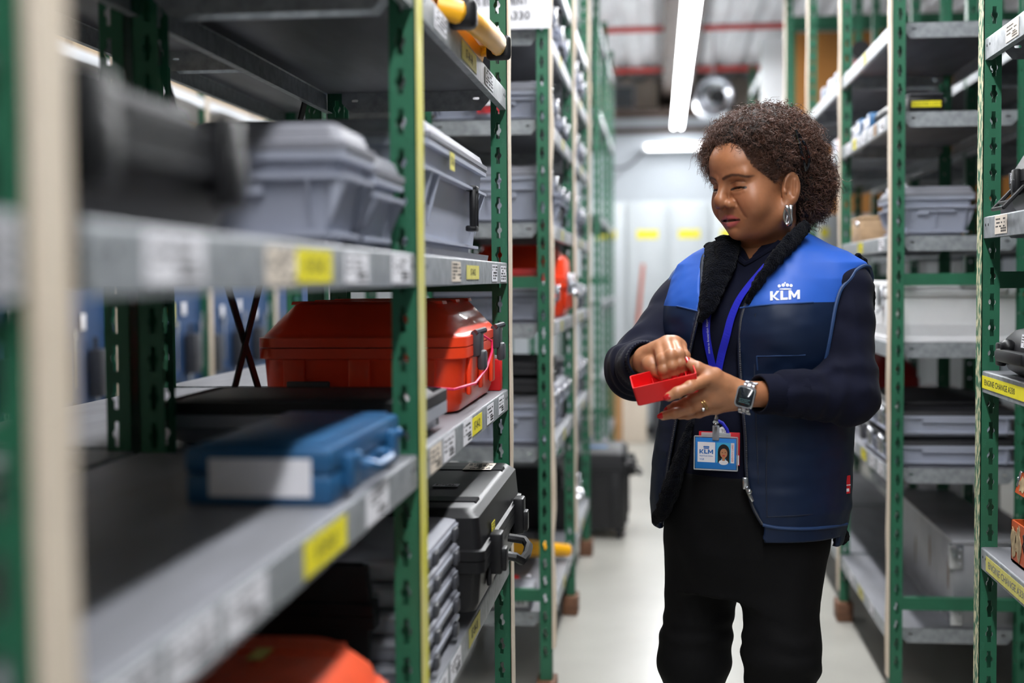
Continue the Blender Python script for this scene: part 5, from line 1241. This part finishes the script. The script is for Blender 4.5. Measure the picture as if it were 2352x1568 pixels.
# red woven tab at the side seam
q = march(1948, 1112, vest_outer)
if q is not None:
    s_ = MB(); s_.box(-.010, .004, -.002, .002, -.018, .018, 0); s_.box(-.0105, .0045, -.0022, .0022, -.002, .0, 1); s_.box(-.006, .001, -.0022, .0022, -.014, -.008, 1)
    s_.xf(Matrix.Translation(Vector(q)) @ Matrix.Rotation(.6, 4, 'Z')); pmb('woven_tab', s_, [M['redink'], M['paper']], vest)
# piping round the arm holes, found by walking in from the side
zs = SL_[2]
for s in (-1, 1):
    pts = []
    for a in np.linspace(0, 2*math.pi, 33):
        z_ = zs-AHZ+AHR[1]*math.sin(a); v_ = AHV+AHR[0]*math.cos(a)
        c = np.array([np.interp(z_, TC[:, 2], TC[:, 0]), np.interp(z_, TC[:, 2], TC[:, 1]), z_])+BF*v_
        t = .40
        while t > .10 and vest_outer((c+BL*s*t)[None])[0] > .001: t -= .002
        pts.append(c+BL*s*max(t, .118))
    s_ = MB(); s_.tube(dens(pts, 3), .0042, 8); pmb('armhole_piping', s_, M['seamnavy'], vest)
# chest emblem: crown of dots over three letters, pressed on the yoke
def wrap_text(mb, body, size, cpx, cpy, f, weight=0, sx=1, tilt=0, lift=.0008, wpx=None):
    me = text_mesh(body, size, .0, weight=weight, sx=sx); xs = [v.co.x for v in me.vertices]
    wmm = max(xs)-min(xs); sc = (wpx/1100.)/wmm if wpx else 1
    vs_ = []
    for v_ in me.vertices:
        x, y = v_.co.x*sc, v_.co.y*sc*(1 if not wpx else 1); px, py = cpx+(x*math.cos(tilt)-y*math.sin(tilt)*0)*1100, cpy-(y+x*math.sin(tilt))*1100
        q = march(px, py, f); q = U(px, py, 2.7) if q is None else q+nrm(f, q)*lift; vs_.append(q)
    mb.add(vs_, [tuple(p.vertices) for p in me.polygons], 0); bpy.data.meshes.remove(me)
M['print'] = mat('white_print', '#dfe4f2', .5)
def letter_polys():
    """bold K L M in a unit-high frame, one list of convex polygons"""
    K = [[(0, 0), (.26, 0), (.26, 1), (0, 1)], [(.26, .42), (.62, 1), (.92, 1), (.45, .42)], [(.26, .60), (.45, .42), (.95, 0), (.62, 0), (.26, .38)]]
    L = [[(0, 0), (.26, 0), (.26, 1), (0, 1)], [(.26, 0), (.72, 0), (.72, .24), (.26, .24)]]
    Mm = [[(0, 0), (.25, 0), (.25, 1), (0, 1)], [(.85, 0), (1.1, 0), (1.1, 1), (.85, 1)], [(.25, 1), (.25, .62), (.47, .18), (.55, .18), (.55, .5)], [(.85, 1), (.55, .5), (.55, .18), (.63, .18), (.85, .62)]]
    out = []; x = 0
    for G, w_ in ((K, 1.0), (L, .80), (Mm, 1.1)):
        for pl in G: out.append([(x+a, b) for a, b in pl])
        x += w_
    return out, x
LP, LPW = letter_polys()
def wrap_letters(mb, cpx, cpy, wpx, hpx, f, tilt=0, lift=.0008):
    for pl in LP:
        pts = []
        for k in range(len(pl)):                       # subdivide edges so the letters follow the cloth
            a, b = pl[k], pl[(k+1) % len(pl)]
            for t in (0, .5): pts.append((a[0]*(1-t)+b[0]*t, a[1]*(1-t)+b[1]*t))
        vs_ = []
        for x, y in pts:
            X_ = (x/LPW-.5)*wpx; Y_ = (y-.5)*hpx; q = march(cpx+X_, cpy-Y_-X_*tilt, f); vs_.append(q+nrm(f, q)*lift)
        mb.add(vs_, [tuple(range(len(vs_)))], 0)
def flat_letters(mb, w_, h_, cx, cy, z, m):
    for pl in LP: mb.prism([(cx+(x/LPW-.5)*w_, cy+(y-.5)*h_) for x, y in pl], z, z+.0001, m)
s_ = MB(); wrap_letters(s_, 1803, 678, 68, 21, vest_outer, .055)
def disc(mb, cx, cy, r, f, n=12, rx=None):
    pts = [march(cx+(rx or r)*math.cos(6.283*i/n), cy+r*math.sin(6.283*i/n), f) for i in range(n)]
    mb.add([q+nrm(f, q)*.0008 for q in pts], [tuple(range(n))], 0)
for cx, cy, r in ((1790, 657, 3.6), (1799, 655, 3.8), (1808.5, 655, 3.8), (1817, 656, 3.6), (1803, 650, 2.0)): disc(s_, cx, cy, r, vest_outer)
disc(s_, 1804, 664, 1.6, vest_outer, 12, 14.5)
pmb('chest_emblem', s_, M['print'], vest)

# ------------------------------------------------------------------ trousers and shoes
def trouser_sdf(p):
    d = trunk(p, -.002, False)
    for s in (0, 1):
        r = (.088, .072) if s == 0 else (.084, .070)
        g = smin(rcone(p, HIP[s], KNEE[s], r[0], r[1]), rcone(p, KNEE[s], ANK[s], r[1], .046), .04)
        d = smin(d, g, .04)
    d = d-.0028*np.sin(p[:, 2]*95+4*hash_noise(p, .09, 3))*np.exp(-((p[:, 2]-.52)/.10)**2)-.0022*hash_noise(p, .05, 6)
    return np.maximum(np.maximum(d, p[:, 2]-(U(1700, 1075, YW)[2])), .085-p[:, 2])
P, F = nets(trouser_sdf, np.array([-.10, 2.55, .06]), np.array([.48, 3.12, 1.0]), .0055)
tro = pobj('trousers', P, F, M['trouser'])
for s in (0, 1):
    def shoe(p, a=ANK[s]):
        t = a+BF*.12; d = rcone(p, (a[0], a[1], .05), (t[0], t[1], .035), .045, .038); d = smin(d, rcone(p, a+np.array([0, 0, .03]), (a[0], a[1], .04), .045, .042), .02); return np.maximum(d, .0-p[:, 2])
    P, F = nets(shoe, ANK[s]-np.array([.22, .22, .11]), ANK[s]+np.array([.2, .2, .1]), .006); pobj('shoe', P, F, M['sole'])

# ------------------------------------------------------------------ wristwatch
t = (WL_-EL_)/np.linalg.norm(WL_-EL_); cW = U(1718, 903, 2.588)
cm = U(1712, 912, 2.548); n_ = np.array([-.25, -.93, .12]); n_ /= np.linalg.norm(n_)
upv = np.array([.22, 0, 1.]); upv -= n_*(upv@n_); upv /= np.linalg.norm(upv); sv = np.cross(upv, n_)
Mw = Matrix(((sv[0], upv[0], n_[0], cm[0]), (sv[1], upv[1], n_[1], cm[1]), (sv[2], upv[2], n_[2], cm[2]), (0, 0, 0, 1)))
wt = link('wristwatch', None, person) if False else empty('wristwatch', (0, 0, 0)); wt.parent = person; wt.pop('category', None)
k = MB(); k.loft([(-.006, 0, 0, .0165, .0185, .007), (.002, 0, 0, .0185, .0205, .008), (.0045, 0, 0, .0175, .0195, .008)], n=5); k.xf(Mw); pmb('watch_case', k, mat('silver_case', '#d4d5da', .25, .9), wt)
k = MB(); k.loft([(.0046, 0, 0, .0150, .0172, .006), (.0055, 0, 0, .0140, .0162, .006)], n=5); k.xf(Mw); pmb('watch_face', k, mat('watch_glass', '#141b22', .1, coat=.5), wt)
k = MB(); rnd = random.Random(4)
for r_ in range(3):
    x = -.009
    while x < .008:
        l_ = rnd.uniform(.002, .005); k.box(x, x+l_*.8, -.004-.003*r_-.0008, -.004-.003*r_, .0055, .0057); x += l_
k.xf(Mw); pmb('watch_text', k, mat('watch_text', '#5d7f80', .4), wt)
for sgn, cnt in ((1, 5), (-1, 4)):
    for i in range(cnt):
        a = .55+.36*i; 
        for j in (-1, 0, 1):
            k = MB(); k.rbox(-.0035, .0035, -.0042, .0042, -.0016, .0016, .0012)
            off = .5*(j != 0); rr = .031; yy = sgn*rr*math.sin(a+.12*off)*.95; zz = rr*math.cos(a+.12*off)-rr*.93
            k.xf(Mw @ Matrix.Translation((j*.0078, yy, zz)) @ Matrix.Rotation(-sgn*(a+.12*off), 4, 'X')); pmb('strap_link', k, M['paper'] if (i+j) % 2 else M['steel'], wt)

# ------------------------------------------------------------------ hair
def hair_vol(p, off=0.):
    d = ell(p, (0, -.040, .050), (.090+off, .112+off, .090+off))
    d = smin(d, ell(p, (.0, .022, .085), (.074+off, .052+off, .040+off)), .03)
    d = smin(d, ell(p, (0, -.098, -.022), (.082+off, .068+off, .082+off)), .03)
    return d
def hair_sdf(p):
    q = p.copy(); q[:, 0] = np.abs(q[:, 0]); d = hair_vol(p)-.004*hash_noise(p, .014, 1)-.003*hash_noise(p, .007, 2)
    cut = -(hairline(q)-.004)                         # remove what lies in front of the hair line
    d = np.maximum(d, cut*.7)
    d = np.maximum(d, -(ell(q, (.0820, -.010, -.030), (.035, .027, .045))))    # clear of the ear
    return d
P, F = nets(hair_sdf, (-.125, -.20, -.13), (.125, .125, .16), .0034)
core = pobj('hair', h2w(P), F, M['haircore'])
rs = np.random.RandomState(3)
# strands: short curled tubes rooted on the hair mass
ctr = P[F].mean(1); nr = np.cross(P[F[:, 1]]-P[F[:, 0]], P[F[:, 2]]-P[F[:, 0]]); nr /= np.linalg.norm(nr, axis=1, keepdims=True)+1e-9
okm = ell(ctr, (0, -.02, .02), (.078, .098, .085)) > .0; ctr, nr = ctr[okm], nr[okm]
def strands(ctr, nr, N, Lr, cr_, wid, lift, flow, curl=(1.4, 3.2), seed=1):
    rs = np.random.RandomState(seed); pick = rs.randint(0, len(ctr), N); r0 = ctr[pick]-nr[pick]*.006; n0 = nr[pick]
    fl = np.tile(np.asarray(flow, float), (N, 1)) if np.ndim(flow) == 1 else flow(r0)
    d = n0*lift+fl+rs.normal(0, .35, (N, 3)); d /= np.linalg.norm(d, axis=1, keepdims=True)
    a = np.cross(d, rs.normal(0, 1, (N, 3))); a /= np.linalg.norm(a, axis=1, keepdims=True); b = np.cross(d, a)
    L = rs.uniform(*Lr, N)[:, None]; R = rs.uniform(*cr_, N)[:, None]; tw = rs.uniform(*curl, N)[:, None]*2*np.pi*rs.choice([-1, 1], N)[:, None]; ph = rs.uniform(0, 6.28, N)[:, None]
    K = 18; V = np.zeros((N, K, 3, 3)); bend = n0*-1.0
    pts = []
    for k in range(K):
        t = k/(K-1); g = min(1, t*3)
        c = r0+d*L*t+bend*L*(t*t)*.35+np.array([0, 0, -1.])*L*t*t*.12
        pts.append(c+(a*np.cos(tw*t+ph)+b*np.sin(tw*t+ph))*R*g)
    pts = np.stack(pts, 1); tan = np.gradient(pts, axis=1); tan /= np.linalg.norm(tan, axis=2, keepdims=True)+1e-9
    s1 = np.cross(tan, a[:, None, :]+.01); s1 /= np.linalg.norm(s1, axis=2, keepdims=True)+1e-9; s2 = np.cross(tan, s1)
    tp = (wid*(1-.75*np.linspace(0, 1, K)**2))[None, :, None]
    for j in range(3): V[:, :, j] = pts+(s1*math.cos(2.094*j)+s2*math.sin(2.094*j))*tp
    base = (np.arange(N)*K*3)[:, None, None]+(np.arange(K-1)*3)[None, :, None]+np.arange(3)[None, None, :]
    nx = (np.arange(3)+1) % 3; base2 = (np.arange(N)*K*3)[:, None, None]+(np.arange(K-1)*3)[None, :, None]+nx[None, None, :]
    Fq = np.stack([base, base2, base2+3, base+3], -1).reshape(-1, 4)
    return V.reshape(-1, 3), Fq
def flow_fn(r):
    f = np.zeros_like(r); f[:, 1] = -.55; f[:, 2] = -.15-.5*np.clip(-r[:, 1]*8, 0, 1); f[:, 0] = r[:, 0]*2; return f
S1 = strands(ctr, nr, 8000, (.026, .055), (.0020, .0044), .00070, .45, flow_fn, seed=2)
front = (ctr[:, 1] > .02) & (ctr[:, 2] > .05)
S2 = strands(ctr[front], nr[front], 500, (.02, .040), (.002, .0045), .00050, .8, lambda r: np.stack([r[:, 0]*4, np.full(len(r), .55), np.full(len(r), -.1)], 1), seed=5)
far = (ctr[:, 0] < -.035) & (ctr[:, 1] > .0) & (ctr[:, 2] < .10) & (ctr[:, 2] > .02)
S3 = strands(ctr[far], nr[far], 700, (.04, .075), (.003, .006), .00055, .7, lambda r: np.stack([np.full(len(r), -.35), np.full(len(r), .55), np.full(len(r), -.75)], 1), seed=6)
temple = (ctr[:, 0] > .03) & (ctr[:, 1] > .0)
S4 = strands(ctr[temple], nr[temple], 1600, (.015, .03), (.001, .0022), .0004, .05, lambda r: np.stack([np.full(len(r), .1), np.full(len(r), -.3), np.full(len(r), -.25)], 1), seed=8)
hc = HP_[HF_].mean(1); hn = np.cross(HP_[HF_[:, 1]]-HP_[HF_[:, 0]], HP_[HF_[:, 2]]-HP_[HF_[:, 0]]); hn /= np.linalg.norm(hn, axis=1, keepdims=True)+1e-9
hq = hc.copy(); hq[:, 0] = np.abs(hq[:, 0]); hv_ = hairline(hq); edge = (hv_ > .001) & (hv_ < .035) & (sph(hq, (.078, -.014, -.031), 0) > .038) & (hc[:, 1] > -.02)
S5 = strands(hc[edge]+hn[edge]*.006, hn[edge], 3200, (.014, .030), (.0008, .0020), .00042, .25, lambda r: np.stack([r[:, 0]*2, np.full(len(r), -.75), np.full(len(r), .45)], 1), curl=(.6, 1.6), seed=11)
V_ = []; F_ = []; n = 0
for v_, f_ in (S1, S2, S3, S4, S5): V_.append(v_); F_.append(f_+n); n += len(v_)
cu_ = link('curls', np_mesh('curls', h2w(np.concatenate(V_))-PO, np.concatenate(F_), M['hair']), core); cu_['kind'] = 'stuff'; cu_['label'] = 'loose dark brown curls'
# hair clip above the ear
cl = MB(); base = h2w([(.090, -.030, .082), (.098, -.028, .050), (.0985, -.032, .020), (.095, -.038, .000)])
cl.tube(dens([b_+hl*.006 for b_ in base], 5), .0028, 8); cl.tube(dens([base[0]+hl*.006, base[1]+hl*.009-hf*.012, base[2]+hl*.008-hf*.014, base[3]+hl*.006], 5), .0026, 8)
pmb('hair_clip', cl, mat('black_gloss', '#0d0d10', .12, coat=.6), core)

# ------------------------------------------------------------------ red bin held in both hands
rb_c = U(1527, 882, 2.530); ax = np.array([.965, .04, .23]); ax /= np.linalg.norm(ax); up_ = np.array([-.2, -.36, .90]); up_ -= ax*(up_@ax); up_ /= np.linalg.norm(up_); dp = np.cross(up_, ax)
Mb = Matrix(((ax[0], dp[0], up_[0], rb_c[0]), (ax[1], dp[1], up_[1], rb_c[1]), (ax[2], dp[2], up_[2], rb_c[2]), (0, 0, 0, 1)))
bin_ = empty('red_bin', tuple(rb_c), 'small open red plastic bin held in her hands', 'bin'); bin_.matrix_world = Mb
k = MB(); hl_, hd_, h0 = .060, .028, .040
def ring(z, ins, r): return (z, 0, 0, hl_-ins, hd_-ins, r)
k.loft([ring(-h0/2, .004, .004), ring(-h0/2+.002, .002, .004), ring(h0/2, 0, .004), ring(h0/2, .002, .003), ring(-h0/2+.003, .0045, .003)], n=3, smooth=False); k.build('tray', M['redbox'], bin_)
k = MB()
for xx in (-.02, .02, .042): k.box(xx-.0007, xx+.0007, -hd_+.002, hd_-.002, -h0/2+.003, h0/2-.012)
k.build('divider', M['redbox'], bin_)

# ------------------------------------------------------------------ lanyard and identity card
ly = empty('lanyard_badge', tuple(U(1645, 960, 2.69)), 'blue lanyard with identity card hanging from her neck', 'lanyard'); LO = np.array(ly.location)
def lmb(name, mb, mats, parent=None): mb.xf(Matrix.Translation(-Vector(LO))); return mb.build(name, mats, parent or ly)
def ribbon(pts, w, f, name):
    c = [march(x, y, f) for x, y in pts]; c = dens([q+nrm(f, q)*.004 for q in c if q is not None], 6); mb = MB(); V = []
    for i, q in enumerate(c):
        t = c[min(i+1, len(c)-1)]-c[max(i-1, 0)]; t /= np.linalg.norm(t); n_ = nrm(f, q); s_ = np.cross(t, n_); s_ /= np.linalg.norm(s_)
        V += [q-s_*w/2, q+s_*w/2, q+s_*w/2+n_*.001, q-s_*w/2+n_*.001]
    F_ = [(i*4+j, i*4+(j+1) % 4, i*4+4+(j+1) % 4, i*4+4+j) for i in range(len(c)-1) for j in range(4)]+[(0, 1, 2, 3), tuple(len(V)-k for k in (1, 2, 3, 4))]
    mb.add(V, F_, 0, False); lmb(name, mb, M['lanyard']); return c
fs = lambda p: trunk(p, -.004)
R1_ = ribbon([(1682, 600), (1662, 640), (1640, 680), (1627, 720), (1624, 760), (1630, 800), (1640, 845), (1644, 880), (1645, 930)], .016, fs, 'ribbon')
R2_ = ribbon([(1762, 612), (1725, 655), (1700, 690), (1682, 730), (1671, 770), (1660, 810), (1653, 850), (1648, 890), (1645, 930)], .016, fs, 'ribbon')
# lettering climbing the ribbon
def along(mb, txt, size, pts, start_px, end_px):
    me = text_mesh(txt, size, .0, align='LEFT'); xs = max(v.co.x for v in me.vertices); a = np.array(start_px, float); b = np.array(end_px, float); d = (b-a); L = np.linalg.norm(d); d /= L; n2 = np.array([d[1], -d[0]])
    sc = L/xs; vs_ = []
    for v_ in me.vertices:
        q2 = a+d*v_.co.x*sc-n2*v_.co.y*1150*-1.0; q = march(q2[0], q2[1], fs); vs_.append(q+nrm(fs, q)*.0056)
    mb.add(vs_, [tuple(p.vertices) for p in me.polygons], 0); bpy.data.meshes.remove(me)
k = MB(); along(k, 'Welcome to Amsterdam Airport', .0065, None, (1632.5, 820), (1625, 731)); along(k, 'Schiphol', .009, None, (1628, 707), (1641, 668)); lmb('ribbon_lettering', k, M['print'])
pb_ = march(1645, 925, fs)+np.array([0, -.012, 0])
k = MB(); k.tube([pb_+np.array([0, .004, .008]), pb_-np.array([0, 0, .02])], .004, 8); lmb('cord', k, M['lanyard'])
cb = U(1644, 1041, float(pb_[1])-.010); bn = np.array([-.30, -.95, .05]); bn /= np.linalg.norm(bn); bu = np.array([0, 0, 1.]); bu -= bn*(bu@bn); bu /= np.linalg.norm(bu); bs = np.cross(bu, bn)
Mc = Matrix(((bs[0], bu[0], bn[0], cb[0]), (bs[1], bu[1], bn[1], cb[1]), (bs[2], bu[2], bn[2], cb[2]), (0, 0, 0, 1)))
top = np.array((Mc @ Vector((0, .032, .002)))[:])
k = MB(); k.tube([pb_-np.array([0, 0, .02]), pb_-np.array([0, .002, .03]), top+np.array([0, 0, .03])], [.002, .005, .006], 8); k.sphere(tuple(top+np.array([0, -.006, .026])), .004, 0, 8); lmb('clip', k, M['steel'])
k = MB(); k.rbox(-.007, .007, .026, .056, -.001, .003, .002); k.xf(Mc); lmb('clip_strap', k, mat('clear_strap', '#8d9097', .3))
Wc, Hc = .084, .062
k = MB(); k.rbox(-Wc/2+.006, Wc/2+.006, -Hc/2+.008, Hc/2+.012, -.004, -.002, .002); k.box(Wc/2-.006, Wc/2+.005, -Hc/2+.010, -.002, -.0022, -.0015, 1); k.xf(Mc); lmb('back_card', k, [M['redink'], M['paper']])
k = MB(); k.rbox(-Wc/2, Wc/2, -Hc/2, Hc/2, -.001, .0012, .001); k.xf(Mc); lmb('card', k, mat('card_blue', '#2a7fd0', .35))
k = MB(); t_ = .0014
k.box(-.037, -.001, -.018, .022, .0012, t_, 0)
flat_letters(k, .028, .0085, -.019, .003, t_+.0001, 1); mb_text(k, 'Royal Dutch Airlines', .0036, Matrix.Translation((-.019, -.0055, t_+.0002)), 1, depth=.0001, sx=.9); mb_text(k, 'VGB', .005, Matrix.Translation((-.028, -.0125, t_+.0002)), 1, depth=.0001)
for cx in (-.0235, -.0205, -.0175, -.0145): k.cyl((cx, .0125, t_), (cx, .0125, t_+.0002), .0017, 10, 1)
k.box(-.0245, -.0135, .0085, .0102, t_, t_+.0002, 1)
k.xf(Mc); lmb('card_print', k, [M['paper'], mat('card_ink', '#1667b8', .5)])
k = MB(); k.box(.001, .031, -.018, .022, .0012, t_, 0)
def flat_e(cx, cy, rx, ry, z, m, n=24): k.prism([(cx+rx*math.cos(6.283*i/n), cy+ry*math.sin(6.283*i/n)) for i in range(n)], z, z+.0001, m)
flat_e(.0165, .004, .012, .015, t_+.0001, 1); k.box(.0045, .0115, -.018, .004, t_+.0001, t_+.0002, 1); k.box(.0215, .0285, -.018, .004, t_+.0001, t_+.0002, 1)
flat_e(.0165, -.017, .0095, .005, t_+.0003, 4); k.box(.007, .026, -.018, -.017, t_+.0003, t_+.0004, 4)
k.box(.0135, .0195, -.014, -.004, t_+.0004, t_+.0005, 2); flat_e(.0168, .001, .0075, .0095, t_+.0006, 2)
for ex in (.0138, .0198): flat_e(ex, .0025, .0011, .0007, t_+.0008, 1, 10)
flat_e(.0168, -.0038, .003, .0011, t_+.0008, 3, 12)
k.box(.031, .038, -.018, .022, .0012, t_, 4)
mb_text(k, 'IDENTITY CARD', .0046, Matrix.Translation((.0345, .002, t_+.0002)) @ Matrix.Rotation(math.pi/2, 4, 'Z'), 5, depth=.0001)
k.xf(Mc); lmb('card_portrait', k, [mat('cyan_card', '#45aede', .4), M['ink'], mat('portrait_skin', '#b8805c', .5), M['redink'], M['paper'], M['redink']])
k = MB()
for a, b in (((-1, -1), (1, -1)), ((1, -1), (1, 1)), ((1, 1), (-1, 1)), ((-1, 1), (-1, -1))): k.cyl((a[0]*(Wc/2+.002), a[1]*(Hc/2+.002), .0005), (b[0]*(Wc/2+.002), b[1]*(Hc/2+.002), .0005), .0014, 8)
k.rbox(-.03, .03, Hc/2+.002, Hc/2+.0105, -.0005, .0012, .001)
k.xf(Mc); lmb('card_holder', k, M['clear'])
k = MB(); k.lathe([(.0001, .0008), (.011, .0008), (.011, 0)], 20, 0, Mc @ Matrix.Translation((.014, Hc/2+.012, -.0015))); mb_text(k, 'TO', .008, Mc @ Matrix.Translation((.016, Hc/2+.014, -.0004)), 1, depth=.0001); lmb('round_tag', k, [M['paper'], M['ink']])
k = MB(); k.tube([(Mc @ Vector(q))[:] for q in ((.004, Hc/2+.034, 0), (.013, Hc/2+.030, 0), (.022, Hc/2+.018, 0), (.026, Hc/2+.004, -.001))], .0034, 8, flat=(1, .4)); lmb('tag_strap', k, M['lanyard'])
